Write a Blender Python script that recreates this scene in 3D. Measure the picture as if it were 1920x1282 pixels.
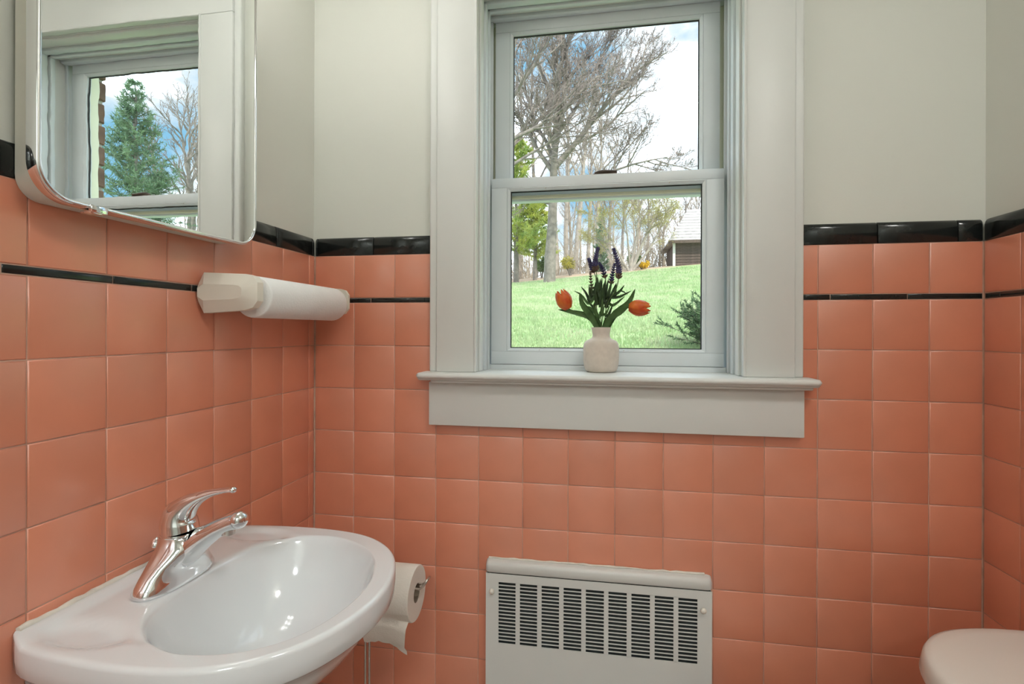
import bpy, bmesh, math, random
from mathutils import Vector, Matrix, noise
R = math.radians
scene = bpy.context.scene
for o in list(bpy.data.objects):
    bpy.data.objects.remove(o)
COL = scene.collection

# ------------------------------------------------------------------ camera
FPX, CYPX, YAW, ROLL = 970.87, 619.06, 0.1708, 0.0032
CAM = Vector((0.734, -1.239, 1.2511))
cd = bpy.data.cameras.new('camera')
cd.sensor_fit = 'HORIZONTAL'; cd.sensor_width = 36.0
cd.lens = 36.0 * FPX / 1920.0
cd.shift_y = -(641.0 - CYPX) / 1920.0
cd.clip_start = 0.02; cd.clip_end = 400
cam = bpy.data.objects.new('camera', cd)
COL.objects.link(cam)
cam.matrix_world = Matrix.Translation(CAM) @ Matrix.Rotation(YAW, 4, 'Z') @ Matrix.Rotation(math.pi / 2, 4, 'X') @ Matrix.Rotation(ROLL, 4, 'Z')
scene.camera = cam

# ------------------------------------------------------------------ sky
world = bpy.data.worlds.new('sky'); scene.world = world
world.use_nodes = True
nt = world.node_tree; nt.nodes.clear()
wo = nt.nodes.new('ShaderNodeOutputWorld'); wb = nt.nodes.new('ShaderNodeBackground')
tc = nt.nodes.new('ShaderNodeTexCoord'); mp = nt.nodes.new('ShaderNodeMapping')
mp.inputs['Location'].default_value = (15.16, 17.67, 1.04)
mp.inputs['Scale'].default_value = (1.0, 1.0, 2.2)
nz = nt.nodes.new('ShaderNodeTexNoise'); nz.inputs['Scale'].default_value = 2.6
nz.inputs['Detail'].default_value = 7; nz.inputs['Roughness'].default_value = 0.52
rp = nt.nodes.new('ShaderNodeValToRGB')
rp.color_ramp.elements[0].position = 0.38; rp.color_ramp.elements[0].color = (0.30, 0.66, 0.98, 1)
rp.color_ramp.elements[1].position = 0.54; rp.color_ramp.elements[1].color = (3.6, 4.1, 4.7, 1)
e = rp.color_ramp.elements.new(0.45); e.color = (0.98, 1.08, 1.2, 1)
nt.links.new(tc.outputs['Generated'], mp.inputs['Vector']); nt.links.new(mp.outputs[0], nz.inputs['Vector'])
nt.links.new(nz.outputs['Fac'], rp.inputs['Fac']); nt.links.new(rp.outputs[0], wb.inputs['Color'])
wb.inputs['Strength'].default_value = 1.0
nt.links.new(wb.outputs[0], wo.inputs['Surface'])

sd = bpy.data.lights.new('sun', 'SUN'); sd.energy = 4.9; sd.angle = R(1.0); sd.color = (1.0, 0.95, 0.85)
sun = bpy.data.objects.new('sun', sd); COL.objects.link(sun)
sun.rotation_euler = Vector((-0.55, 0.62, -0.85)).to_track_quat('-Z', 'Y').to_euler()
sun.location = (0, -5, 12)

vs = scene.view_settings
vs.view_transform = 'Standard'; vs.look = 'None'; vs.exposure = 0.0; vs.gamma = 1.0
vs.use_curve_mapping = False
LAMP_L = 15.5            # radiance of the vanity lamp's globes, built further down
CEIL_FILL_L = 40.0            # radiance of the added, unseen ceiling fill lamp, built further down
HALL_FILL_L = 74.0           # radiance of the added, unseen fill lamp beyond the doorway
LAMP_C = (1.0, 0.99, 0.955)

# ------------------------------------------------------------------ helpers
ORG = {}
def org(o):
    p = Vector((0, 0, 0))
    while o is not None:
        p += Vector(o.location); o = o.parent
    return p
def tag(o, label=None, cat=None, group=None, kind=None):
    if label: o['label'] = label
    if cat: o['category'] = cat
    if group: o['group'] = group
    if kind: o['kind'] = kind
    return o
def thing(name, loc, label, cat, group=None):
    o = bpy.data.objects.new(name, None); COL.objects.link(o)
    o.empty_display_size = 0.05; o.location = loc
    return tag(o, label, cat, group)
def sub_empty(name, parent):
    o = bpy.data.objects.new(name, None); COL.objects.link(o); o.empty_display_size = 0.02
    o.parent = parent
    return o
def place(o, parent=None):
    COL.objects.link(o)
    if parent is not None: o.parent = parent
    return o
def at(px, py, Y):
    """world point seen at a pixel of the 1920x1282 frame, on the plane y = Y"""
    u, v = px - 960, py - CYPX
    c, s = math.cos(ROLL), math.sin(ROLL)
    u, v = u * c + v * s, -u * s + v * c
    c, s = math.cos(YAW), math.sin(YAW)
    d = Vector((u / FPX * c - s, u / FPX * s + c, -v / FPX))
    return CAM + d * ((Y - CAM.y) / d.y)

class MB:
    def __init__(s): s.v = []; s.f = []
    def add(s, vs, fs):
        n = len(s.v); s.v.extend([tuple(p) for p in vs]); s.f.extend([tuple(i + n for i in f) for f in fs]); return s
    def box(s, a, b):
        (x0, y0, z0), (x1, y1, z1) = a, b
        return s.add([(x0, y0, z0), (x1, y0, z0), (x1, y1, z0), (x0, y1, z0), (x0, y0, z1), (x1, y0, z1), (x1, y1, z1), (x0, y1, z1)],
                     [(3, 2, 1, 0), (4, 5, 6, 7), (0, 1, 5, 4), (1, 2, 6, 5), (2, 3, 7, 6), (3, 0, 4, 7)])
    def bbox(s, a, b, w=0.002, seg=2):
        bm = bmesh.new(); bmesh.ops.create_cube(bm, size=1.0)
        a, b = Vector(a), Vector(b); c = (a + b) / 2; d = b - a
        for v in bm.verts: v.co = Vector((v.co.x * d.x, v.co.y * d.y, v.co.z * d.z)) + c
        w = min(w, 0.45 * min(abs(d.x), abs(d.y), abs(d.z)))
        bmesh.ops.bevel(bm, geom=bm.edges[:], offset=w, segments=seg, affect='EDGES', profile=0.5)
        bm.verts.index_update()
        s.add([v.co[:] for v in bm.verts], [[v.index for v in f.verts] for f in bm.faces]); bm.free(); return s
    def rings(s, rings, cap0=True, cap1=True, close=True):
        n = len(rings[0]); vs = [p for r in rings for p in r]; fs = []
        for i in range(len(rings) - 1):
            for j in range(n if close else n - 1):
                k = (j + 1) % n
                fs.append((i * n + j, i * n + k, (i + 1) * n + k, (i + 1) * n + j))
        if cap0: fs.append(tuple(reversed(range(n))))
        if cap1: fs.append(tuple(range((len(rings) - 1) * n, len(rings) * n)))
        return s.add(vs, fs)
    def lathe(s, prof, c=(0, 0, 0), n=32, axis='Z', cap0=True, cap1=True):
        rs = []
        for r, h in prof:
            ring = []
            for k in range(n):
                a = 2 * math.pi * k / n; ca, sa = r * math.cos(a), r * math.sin(a)
                if axis == 'Z': p = (c[0] + ca, c[1] + sa, c[2] + h)
                elif axis == 'Y': p = (c[0] + sa, c[1] + h, c[2] + ca)
                else: p = (c[0] + h, c[1] + ca, c[2] + sa)
                ring.append(p)
            rs.append(ring)
        return s.rings(rs, cap0, cap1)
    def tube(s, pts, rad, n=12, cap=True, sub=1, flat=None):
        """pts: list of vectors, rad: radius or list; flat: (side, up) scale pairs per point"""
        P = [Vector(p) for p in pts]
        if not isinstance(rad, (list, tuple)): rad = [rad] * len(P)
        if flat is None: flat = [(1, 1)] * len(P)
        if sub > 1 and len(P) > 2:
            Q, Rr, F = [], [], []
            for i in range(len(P) - 1):
                p0, p1, p2, p3 = P[max(i - 1, 0)], P[i], P[i + 1], P[min(i + 2, len(P) - 1)]
                for k in range(sub):
                    t = k / sub
                    Q.append(0.5 * ((2 * p1) + (p2 - p0) * t + (2 * p0 - 5 * p1 + 4 * p2 - p3) * t * t + (-p0 + 3 * p1 - 3 * p2 + p3) * t ** 3))
                    Rr.append(rad[i] * (1 - t) + rad[i + 1] * t)
                    F.append((flat[i][0] * (1 - t) + flat[i + 1][0] * t, flat[i][1] * (1 - t) + flat[i + 1][1] * t))
            Q.append(P[-1]); Rr.append(rad[-1]); F.append(flat[-1]); P, rad, flat = Q, Rr, F
        rs = []; prev = None
        for i, p in enumerate(P):
            t = (P[min(i + 1, len(P) - 1)] - P[max(i - 1, 0)])
            if t.length < 1e-9: t = Vector((0, 0, 1))
            t.normalize()
            if prev is None:
                a = Vector((0, 1, 0)) if abs(t.y) < 0.9 else Vector((1, 0, 0))
            else: a = prev
            a = (a - t * a.dot(t)).normalized(); b = t.cross(a); prev = a
            rs.append([p + (a * math.cos(2 * math.pi * k / n) * flat[i][0] + b * math.sin(2 * math.pi * k / n) * flat[i][1]) * rad[i] for k in range(n)])
        return s.rings(rs, cap, cap)
    def ball(s, c, r, n=12, m=8, sc=(1, 1, 1)):
        prof = [(max(1e-4, math.sin(math.pi * i / m)) * r, -math.cos(math.pi * i / m) * r) for i in range(m + 1)]
        rs = []
        for rr, h in prof:
            rs.append([(c[0] + rr * math.cos(2 * math.pi * k / n) * sc[0], c[1] + rr * math.sin(2 * math.pi * k / n) * sc[1], c[2] + h * sc[2]) for k in range(n)])
        return s.rings(rs)
    def mesh(s, name, smooth=40):
        m = bpy.data.meshes.new(name); m.from_pydata(s.v, [], s.f)
        if smooth:
            m.polygons.foreach_set('use_smooth', [True] * len(m.polygons))
            if smooth < 180: m.set_sharp_from_angle(angle=R(smooth))
        m.update(); return m
    def build(s, name, mat, parent=None, smooth=40, at_origin=None):
        off = org(parent) if parent is not None else Vector(at_origin or (0, 0, 0))
        s.v = [(p[0] - off.x, p[1] - off.y, p[2] - off.z) for p in s.v]
        m = s.mesh(name, smooth); m.materials.append(mat)
        o = bpy.data.objects.new(name, m)
        if parent is None: o.location = off
        return place(o, parent)

# ------------------------------------------------------------------ materials
def mat(name, col, rough=0.5, metal=0.0, var=0.0, vscale=20, bump=0.0, bscale=200, rand=0.0, spec=0.5, coat=0.0, trans=0.0, col2=None, sss=0.0):
    m = bpy.data.materials.new(name); m.use_nodes = True
    nt = m.node_tree; b = nt.nodes['Principled BSDF']
    b.inputs['Roughness'].default_value = rough; b.inputs['Metallic'].default_value = metal
    b.inputs['Specular IOR Level'].default_value = spec; b.inputs['Coat Weight'].default_value = coat
    b.inputs['Coat Roughness'].default_value = 0.05
    if sss: b.inputs['Subsurface Weight'].default_value = sss; b.inputs['Subsurface Radius'].default_value = (0.01, 0.006, 0.004)
    tc = nt.nodes.new('ShaderNodeTexCoord')
    nzn = nt.nodes.new('ShaderNodeTexNoise'); nzn.inputs['Scale'].default_value = vscale; nzn.inputs['Detail'].default_value = 4
    nt.links.new(tc.outputs['Object'], nzn.inputs['Vector'])
    mix = nt.nodes.new('ShaderNodeMix'); mix.data_type = 'RGBA'
    c2 = col2 or tuple(max(0, c * (1 - var)) for c in col)
    mix.inputs['A'].default_value = (*c2, 1); mix.inputs['B'].default_value = (*col, 1)
    mr = nt.nodes.new('ShaderNodeMapRange'); mr.inputs['From Min'].default_value = 0.35; mr.inputs['From Max'].default_value = 0.65
    nt.links.new(nzn.outputs['Fac'], mr.inputs['Value']); nt.links.new(mr.outputs[0], mix.inputs['Factor'])
    out = mix.outputs['Result']
    if rand:
        oi = nt.nodes.new('ShaderNodeObjectInfo'); hs = nt.nodes.new('ShaderNodeHueSaturation')
        m2 = nt.nodes.new('ShaderNodeMapRange'); m2.inputs['To Min'].default_value = 1 - rand; m2.inputs['To Max'].default_value = 1 + rand
        nt.links.new(oi.outputs['Random'], m2.inputs['Value']); nt.links.new(m2.outputs[0], hs.inputs['Value'])
        nt.links.new(out, hs.inputs['Color']); out = hs.outputs['Color']
    nt.links.new(out, b.inputs['Base Color'])
    if bump:
        n2 = nt.nodes.new('ShaderNodeTexNoise'); n2.inputs['Scale'].default_value = bscale; n2.inputs['Detail'].default_value = 3
        bp = nt.nodes.new('ShaderNodeBump'); bp.inputs['Strength'].default_value = bump; bp.inputs['Distance'].default_value = 0.001
        nt.links.new(tc.outputs['Object'], n2.inputs['Vector']); nt.links.new(n2.outputs['Fac'], bp.inputs['Height'])
        nt.links.new(bp.outputs[0], b.inputs['Normal'])
    if trans:
        tb = nt.nodes.new('ShaderNodeBsdfTranslucent'); ms = nt.nodes.new('ShaderNodeMixShader'); ms.inputs[0].default_value = trans
        nt.links.new(out, tb.inputs['Color']); nt.links.new(b.outputs[0], ms.inputs[1]); nt.links.new(tb.outputs[0], ms.inputs[2])
        nt.links.new(ms.outputs[0], nt.nodes['Material Output'].inputs['Surface'])
    return m
def glass_mat(name):
    m = bpy.data.materials.new(name); m.use_nodes = True; nt = m.node_tree; nt.nodes.clear()
    o = nt.nodes.new('ShaderNodeOutputMaterial'); t = nt.nodes.new('ShaderNodeBsdfTransparent'); g = nt.nodes.new('ShaderNodeBsdfGlossy')
    t.inputs['Color'].default_value = (0.97, 0.985, 0.975, 1); g.inputs['Roughness'].default_value = 0.0
    lw = nt.nodes.new('ShaderNodeLayerWeight'); pw = nt.nodes.new('ShaderNodeMath'); pw.operation = 'POWER'; pw.inputs[1].default_value = 5
    nt.links.new(lw.outputs['Facing'], pw.inputs[0]); f = nt.nodes.new('ShaderNodeMapRange')
    f.inputs['To Min'].default_value = 0.022; f.inputs['To Max'].default_value = 0.9
    nt.links.new(pw.outputs[0], f.inputs['Value']); mx = nt.nodes.new('ShaderNodeMixShader')
    nt.links.new(f.outputs[0], mx.inputs[0]); nt.links.new(t.outputs[0], mx.inputs[1]); nt.links.new(g.outputs[0], mx.inputs[2])
    nt.links.new(mx.outputs[0], o.inputs['Surface']); return m

M = {}
M['paint'] = mat('wall_paint', (0.70, 0.71, 0.65), 0.55, var=0.02, vscale=3, bump=0.12, bscale=260)
M['ceiling'] = mat('ceiling_paint', (0.78, 0.77, 0.73), 0.7, var=0.02)
M['tile'] = mat('salmon_glazed_tile', (0.70, 0.25, 0.145), 0.40, var=0.07, vscale=9, bump=0.10, bscale=28, rand=0.05, spec=1.0, coat=0.8)
M['tile'].node_tree.nodes['Principled BSDF'].inputs['Coat Roughness'].default_value = 0.30
M['tile'].node_tree.nodes['Principled BSDF'].inputs['Coat IOR'].default_value = 1.6
M['black'] = mat('black_glazed_tile', (0.014, 0.017, 0.016), 0.17, var=0.3, vscale=30, bump=0.08, bscale=40)
M['grout'] = mat('pale_grout', (0.62, 0.40, 0.31), 0.85, var=0.25, vscale=25)
M['trim'] = mat('trim_gloss_paint', (0.72, 0.735, 0.71), 0.42, var=0.02, vscale=6, bump=0.06, bscale=90)
M['vinyl'] = mat('window_vinyl', (0.72, 0.77, 0.79), 0.4, var=0.03, vscale=10)
M['cream_vinyl'] = mat('cream_vinyl', (0.80, 0.76, 0.58), 0.45, var=0.04)
M['gasket'] = mat('dark_gasket', (0.03, 0.03, 0.03), 0.7, var=0.2)
M['glass'] = glass_mat('window_glass')
M['lock'] = mat('bronze_lock', (0.10, 0.075, 0.06), 0.4, 0.6, var=0.2)
M['porcelain'] = mat('sink_porcelain', (0.74, 0.76, 0.77), 0.10, var=0.015, vscale=5, coat=0.3)
M['chrome'] = mat('chrome', (0.82, 0.83, 0.84), 0.045, 1.0, var=0.02)
M['steel'] = mat('brushed_steel', (0.62, 0.60, 0.56), 0.22, 1.0, var=0.06)
M['mirror'] = mat('mirror_silver', (0.93, 0.95, 0.94), 0.0, 1.0, var=0.0, bump=0.10, bscale=11)
M['enamel'] = mat('cabinet_enamel', (0.72, 0.69, 0.61), 0.35, var=0.08, vscale=14, bump=0.05, bscale=80)
M['plastic'] = mat('aged_white_plastic', (0.80, 0.77, 0.68), 0.42, var=0.03, vscale=15)
M['paper'] = mat('paper_towel', (0.88, 0.88, 0.87), 0.95, var=0.03, bump=0.8, bscale=260)
M['tissue'] = mat('toilet_tissue', (0.84, 0.81, 0.75), 0.95, var=0.03, bump=0.5, bscale=300)
M['card'] = mat('cardboard', (0.32, 0.25, 0.19), 0.9, var=0.2)
M['heater'] = mat('heater_enamel', (0.68, 0.69, 0.66), 0.42, var=0.02, vscale=8, bump=0.08, bscale=150)
M['heater_dark'] = mat('heater_inside', (0.035, 0.045, 0.045), 0.8, var=0.4, vscale=30)
M['caulk'] = mat('white_caulk', (0.74, 0.70, 0.62), 0.7, var=0.12, vscale=60, bump=0.6, bscale=150)
M['toilet'] = mat('toilet_porcelain', (0.78, 0.75, 0.69), 0.14, var=0.02, vscale=4)
M['floor'] = mat('floor_tile', (0.45, 0.42, 0.38), 0.4, var=0.1, vscale=8)
M['door'] = mat('door_paint', (0.72, 0.71, 0.67), 0.4, var=0.02)
M['vase'] = mat('matte_cream_ceramic', (0.68, 0.60, 0.52), 0.75, var=0.07, vscale=90, bump=0.35, bscale=400)
M['stem'] = mat('flower_stem', (0.10, 0.17, 0.04), 0.5, var=0.3)
M['leaf'] = mat('silk_leaf', (0.10, 0.21, 0.06), 0.45, var=0.45, vscale=40, trans=0.22)
M['leaf_dark'] = mat('dark_silk_leaf', (0.045, 0.095, 0.03), 0.5, var=0.5, vscale=50, trans=0.18)
M['tulip'] = mat('tulip_petal', (0.82, 0.22, 0.03), 0.4, col2=(0.70, 0.09, 0.02), vscale=45, trans=0.25)
M['lavender'] = mat('lavender_blossom', (0.075, 0.065, 0.17), 0.7, var=0.5, vscale=150)
M['lav_bud'] = mat('lavender_lower_bud', (0.16, 0.10, 0.07), 0.7, var=0.5, vscale=150)
M['brick'] = mat('brown_brick', (0.21, 0.115, 0.08), 0.9, var=0.4, vscale=25, bump=0.8, bscale=120, rand=0.2)
M['mortar'] = mat('mortar', (0.42, 0.39, 0.35), 0.95, var=0.15, vscale=40)

# ------------------------------------------------------------------ room shell
P = 0.1095; ZS = 1.32                     # tile pitch; bottom of the black liner
XR = 1.5245; YB = -1.95; ZC = 2.46        # right wall, rear wall, ceiling
LIN = 0.0125; ZL = ZS + LIN; ZT = ZL + P - 0.0005; CAP = 0.0475; ZCAP = ZT + CAP
RECESS = 0.008
WX0, WX1, WZ0, WZ1 = 0.424, 1.056, 1.125, 2.105      # hole in the wall for the window

def struct(name, mb, m, smooth=0):
    return tag(mb.build(name, m, None, smooth), kind='structure')
def holed(mb, x0, x1, z0, z1, y0, y1):
    mb.box((x0, y0, z0), (WX0, y1, z1)); mb.box((WX1, y0, z0), (x1, y1, z1))
    mb.box((WX0, y0, z0), (WX1, y1, WZ0)); mb.box((WX0, y0, WZ1), (WX1, y1, z1))
w = MB(); holed(w, -0.12, XR + 0.12, 0, ZC, RECESS, 0.19)
wall_back = struct('wall_back', w, M['paint'])
wall_left = struct('wall_left', MB().box((-0.12, YB, 0), (-RECESS, RECESS, ZC)), M['paint'])
wall_right = struct('wall_right', MB().box((XR + RECESS, YB, 0), (XR + 0.12, RECESS, ZC)), M['paint'])
DX0, DX1, DZ1 = 0.22, 0.98, 2.03         # unseen doorway, added in the rear wall to let hall light in
w = MB(); w.box((-0.12, YB - 0.12, 0), (DX0, YB, ZC)); w.box((DX1, YB - 0.12, 0), (XR + 0.12, YB, ZC)); w.box((DX0, YB - 0.12, DZ1), (DX1, YB, ZC))
wall_rear = struct('wall_rear', w, M['paint'])
HY0, HY1, HX0_, HX1_ = -3.40, YB - 0.12, -1.0, 2.4
struct('wall_hall', MB().box((HX0_ - 0.1, HY0 - 0.1, 0), (HX1_ + 0.1, HY0, ZC)).box((HX0_ - 0.1, HY0, 0), (HX0_, HY1, ZC)).box((HX1_, HY0, 0), (HX1_ + 0.1, HY1, ZC)).box((HX0_, HY1, 0), (-0.12, HY1 + 0.1, ZC)).box((XR + 0.12, HY1, 0), (HX1_, HY1 + 0.1, ZC)), M['paint'])
struct('floor_hall', MB().box((HX0_ - 0.1, HY0 - 0.1, -0.12), (HX1_ + 0.1, HY1, 0)), M['floor'])
struct('ceiling_hall', MB().box((HX0_ - 0.1, HY0 - 0.1, ZC), (HX1_ + 0.1, HY1, ZC + 0.12)), M['ceiling'])
floor = struct('floor', MB().box((-0.12, YB - 0.12, -0.12), (XR + 0.12, 0.19, 0)), M['floor'])
ceiling = struct('ceiling', MB().box((-0.12, YB - 0.12, ZC), (XR + 0.12, 0.19, ZC + 0.12)), M['ceiling'])
# grout beds behind the tiles, slightly recessed from the tile faces
GD = 0.0016
g = MB(); g.box((-RECESS, GD, 0), (WX0, RECESS, ZT)); g.box((WX1, GD, 0), (XR + RECESS, RECESS, ZT)); g.box((WX0, GD, 0), (WX1, RECESS, WZ0))
g.build('grout', M['grout'], wall_back, 0)
MB().box((-RECESS, YB, 0), (-GD, GD, ZT)).build('grout', M['grout'], wall_left, 0)
MB().box((XR + GD, YB, 0), (XR + RECESS, GD, ZT)).build('grout', M['grout'], wall_right, 0)
# floor tiles
rng = random.Random(4)
fm = MB().bbox((-0.099, -0.099, -0.006), (0.099, 0.099, 0.0035), 0.002, 1).mesh('floor_tile', 0); fm.materials.append(M['floor'])
for i in range(7):
    for j in range(9):
        o = bpy.data.objects.new('floor_tile', fm); place(o, floor); o.location = (0.11 + i * 0.2175, -0.12 - j * 0.2, 0)

# ---- wall tiles, each one an object of its own
TM = {}
def tile_mesh(w, h, m, t=0.008, cap=False):
    key = (round(w, 4), round(h, 4), m.name, cap)
    if key in TM: return TM[key]
    a, b = w / 2, h / 2; rs = []
    if cap:   # bullnose top edge: rolls back to the wall at the top
        prof = [(-b, -t), (-b, -0.0012), (-b + 0.0012, 0.0), (b - 0.012, 0.0), (b - 0.006, -0.0013), (b - 0.002, -0.0042), (b, -t)]
        vs = []; n = len(prof)
        for x, ins in ((-a, 0.001), (-a + 0.001, 0), (a - 0.001, 0), (a, 0.001)):
            vs += [(x, p[0], p[1] - ins) for p in prof]
        fs = [(c * n + i, (c + 1) * n + i, (c + 1) * n + i + 1, c * n + i + 1) for c in range(3) for i in range(n - 1)]
        fs += [tuple(range(n)), tuple(reversed(range(3 * n, 4 * n)))]
        mb = MB().add(vs, fs)
    else:
        for ins, z in ((0, -t), (0, -0.0016), (0.0006, -0.0005), (0.002, 0.0)):
            rs.append([(-a + ins, -b + ins, z), (a - ins, -b + ins, z), (a - ins, b - ins, z), (-a + ins, b - ins, z)])
        mb = MB().rings(rs, False, True)
    me = mb.mesh('tile', 50); me.materials.append(m); TM[key] = me
    return me
trng = random.Random(11)
AX = {'b': (Vector((1, 0, 0)), Vector((0, 0, 1)), Vector((0, -1, 0)), wall_back),
      'l': (Vector((0, 1, 0)), Vector((0, 0, 1)), Vector((1, 0, 0)), wall_left),
      'r': (Vector((0, -1, 0)), Vector((0, 0, 1)), Vector((-1, 0, 0)), wall_right)}
def put_tile(wall, u0, u1, z0, z1, m, name='tile', cap=False, gap=0.0014):
    u, v, n, par = AX[wall]
    if u1 - u0 < 0.004: return
    me = tile_mesh(u1 - u0 - gap, z1 - z0 - gap, m, cap=cap)
    o = bpy.data.objects.new(name, me); place(o, par)
    c = (u0 + u1) / 2; zc = (z0 + z1) / 2
    base = {'b': Vector((c, 0, zc)), 'l': Vector((0, -c, zc)), 'r': Vector((XR, -c, zc))}[wall]
    rot = Matrix((u, v, n)).transposed().to_4x4()
    tilt = Matrix.Rotation(trng.gauss(0, 0.0022), 4, 'X') @ Matrix.Rotation(trng.gauss(0, 0.0022), 4, 'Y')
    o.matrix_local = Matrix.Translation(base + n * trng.uniform(-0.0004, 0.0003)) @ rot @ tilt
    return o
ROWS = [(ZL, ZT)] + [(ZS - P * (k + 1), ZS - P * k) for k in range(12)]
# back wall: columns from the left corner
for (z0, z1) in ROWS:
    for i in range(14):
        u0, u1 = i * P, min((i + 1) * P, XR - 0.0005)
        if i == 0: u0 = 0.001
        if 3 <= i <= 9 and z0 > 1.05: continue
        if 0.465 <= u0 and u1 <= 0.978 and z1 < 0.60: continue          # wholly behind the heater
        put_tile('b', u0, u1, max(z0, 0.002), z1, M['tile'])
for (z0, z1) in ROWS:   # left and right walls: u runs from the back corner towards the camera
    e = [0.0015, 0.0263] + [0.0263 + P * (k + 1) for k in range(10)]
    for a, b in zip(e[:-1], e[1:]): put_tile('l', a, b, max(z0, 0.002), z1, M['tile'])
    e = [0.0015] + [0.0975 + P * k for k in range(9)]
    for a, b in zip(e[:-1], e[1:]): put_tile('r', a, b, max(z0, 0.002), z1, M['tile'])
for a, b in ((0.0005, 0.0066), (0.0066, 0.1613), (0.1613, 0.3155), (1.171, 1.3232), (1.3232, 1.4773), (1.4773, XR - 0.0005)):
    put_tile('b', a, b, ZT, ZCAP, M['black'], 'cap_tile', True)
for a, b in ((0.002, 0.1546), (0.1546, 0.3155), (1.171, 1.2294), (1.2294, 1.3816), (1.3816, XR - 0.001)):
    put_tile('b', a, b, ZS, ZL, M['black'], 'liner_tile', gap=0.0010)
e = [0.001, 0.0092, 0.1606, 0.313, 0.465, 0.617, 0.769, 0.921, 1.073]
for a, b in zip(e[:-1], e[1:]): put_tile('l', a, b, ZT, ZCAP, M['black'], 'cap_tile', True)
e = [0.002, 0.105, 0.2575, 0.4097, 0.5634, 0.7132, 0.865, 1.017]
for a, b in zip(e[:-1], e[1:]): put_tile('l', a, b, ZS, ZL, M['black'], 'liner_tile', gap=0.0010)
e = [0.001, 0.150, 0.302, 0.454, 0.606, 0.758, 0.910]
for a, b in zip(e[:-1], e[1:]): put_tile('r', a, b, ZT, ZCAP, M['black'], 'cap_tile', True)
e = [0.002, 0.044, 0.196, 0.348, 0.500, 0.652, 0.804]
for a, b in zip(e[:-1], e[1:]): put_tile('r', a, b, ZS, ZL, M['black'], 'liner_tile', gap=0.0010)

# casing of the added doorway, unseen behind the camera
dc = struct('trim_1', MB().bbox((DX0 - 0.09, YB - 0.001, 0.004), (DX0, YB + 0.018, DZ1 + 0.09), 0.003), M['trim'])
MB().bbox((DX1, YB - 0.001, 0.004), (DX1 + 0.09, YB + 0.018, DZ1 + 0.09), 0.003).build('side_casing', M['trim'], dc)
MB().bbox((DX0, YB - 0.001, DZ1), (DX1, YB + 0.018, DZ1 + 0.09), 0.003).build('head_casing', M['trim'], dc)

# ------------------------------------------------------------------ window
win = bpy.data.objects.new('window_1', None); COL.objects.link(win); tag(win, kind='structure'); win.location = (0.74, 0, 1.149)
YC = -0.021
CI0, CI1, CO0, CO1 = 0.434, 1.046, 0.316, 1.1705
ZST = 1.149; ZH = 2.09
def casing(x0, x1, outer):
    mb = MB(); 
    mb.bbox((min(x0, x1), YC, ZST), (max(x0, x1), 0.0, ZH + 0.115), 0.002)
    return mb
bx = 0.0195
mb = MB().bbox((CO0 + bx, YC, ZST), (CI0, -0.0005, ZH), 0.003); mb.build('casing', M['trim'], win)
mb = MB().bbox((CI1, YC, ZST), (CO1 - bx, -0.0005, ZH), 0.003); mb.build('casing', M['trim'], win)
mb = MB().bbox((CO0 + bx, YC, ZH), (CO1 - bx, -0.0005, ZH + 0.10), 0.003); mb.build('head_casing', M['trim'], win)
MB().bbox((CO0, YC + 0.006, ZST), (CO0 + bx + 0.001, -0.0005, ZH + 0.12), 0.004, 3).build('back_band', M['trim'], win)
MB().bbox((CO1 - bx - 0.001, YC + 0.006, ZST), (CO1, -0.0005, ZH + 0.12), 0.004, 3).build('back_band', M['trim'], win)
MB().bbox((CO0, YC + 0.006, ZH + 0.10), (CO1, -0.0005, ZH + 0.12), 0.004, 3).build('back_band', M['trim'], win)
# the plaster is recessed: filler strip behind casing above the tile
MB().box((CO0 + 0.004, -0.001, ZCAP), (WX0 + 0.004, RECESS + 0.001, ZH + 0.11)).build('casing_backing', M['trim'], win, 0)
MB().box((WX1 - 0.004, -0.001, ZCAP), (CO1 - 0.004, RECESS + 0.001, ZH + 0.11)).build('casing_backing', M['trim'], win, 0)
# stool with a rounded nose, and apron
nose = [(0.100, 1.131), (0.100, 1.149), (-0.052, 1.149), (-0.0575, 1.1475), (-0.0605, 1.1435), (-0.0605, 1.1395), (-0.0575, 1.1355), (-0.053, 1.1345), (-0.051, 1.131)]
def stool_ring(x, k=0.0, zi=0.0):
    return [(x, (y + k if y < 0 else y), z + (zi if z < 1.14 else -zi)) for y, z in nose]
mb = MB()
SX0, SX1 = 0.2945, 1.1945
mb.rings([stool_ring(SX0, 0.012, 0.004), stool_ring(SX0 + 0.004, 0.004, 0.0012), stool_ring(SX0 + 0.010), stool_ring(WX0), stool_ring(WX1), stool_ring(SX1 - 0.010), stool_ring(SX1 - 0.004, 0.004, 0.0012), stool_ring(SX1, 0.012, 0.004)])
# horns in front of the wall only: cut the back part outside the opening
bm = bmesh.new(); me = mb.mesh('tmp', 0); bm.from_mesh(me)
for v in bm.verts:
    if v.co.y > 0.05 and (v.co.x < WX0 - 0.001 or v.co.x > WX1 + 0.001): v.co.y = -0.0005
bm.to_mesh(me); bm.free()
mb = MB(); mb.add([v.co[:] for v in me.vertices], [tuple(p.vertices) for p in me.polygons])
mb.build('stool', M['trim'], win, 45)
MB().bbox((CO0 + 0.012, -0.043, 1.124), (CO1 + 0.010, -0.0005, 1.1315), 0.003, 3).build('stool_moulding', M['trim'], win)
MB().bbox((CO0 + 0.001, -0.021, 1.0185), (CO1, -0.0005, 1.1245), 0.002).build('apron', M['trim'], win)
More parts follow.
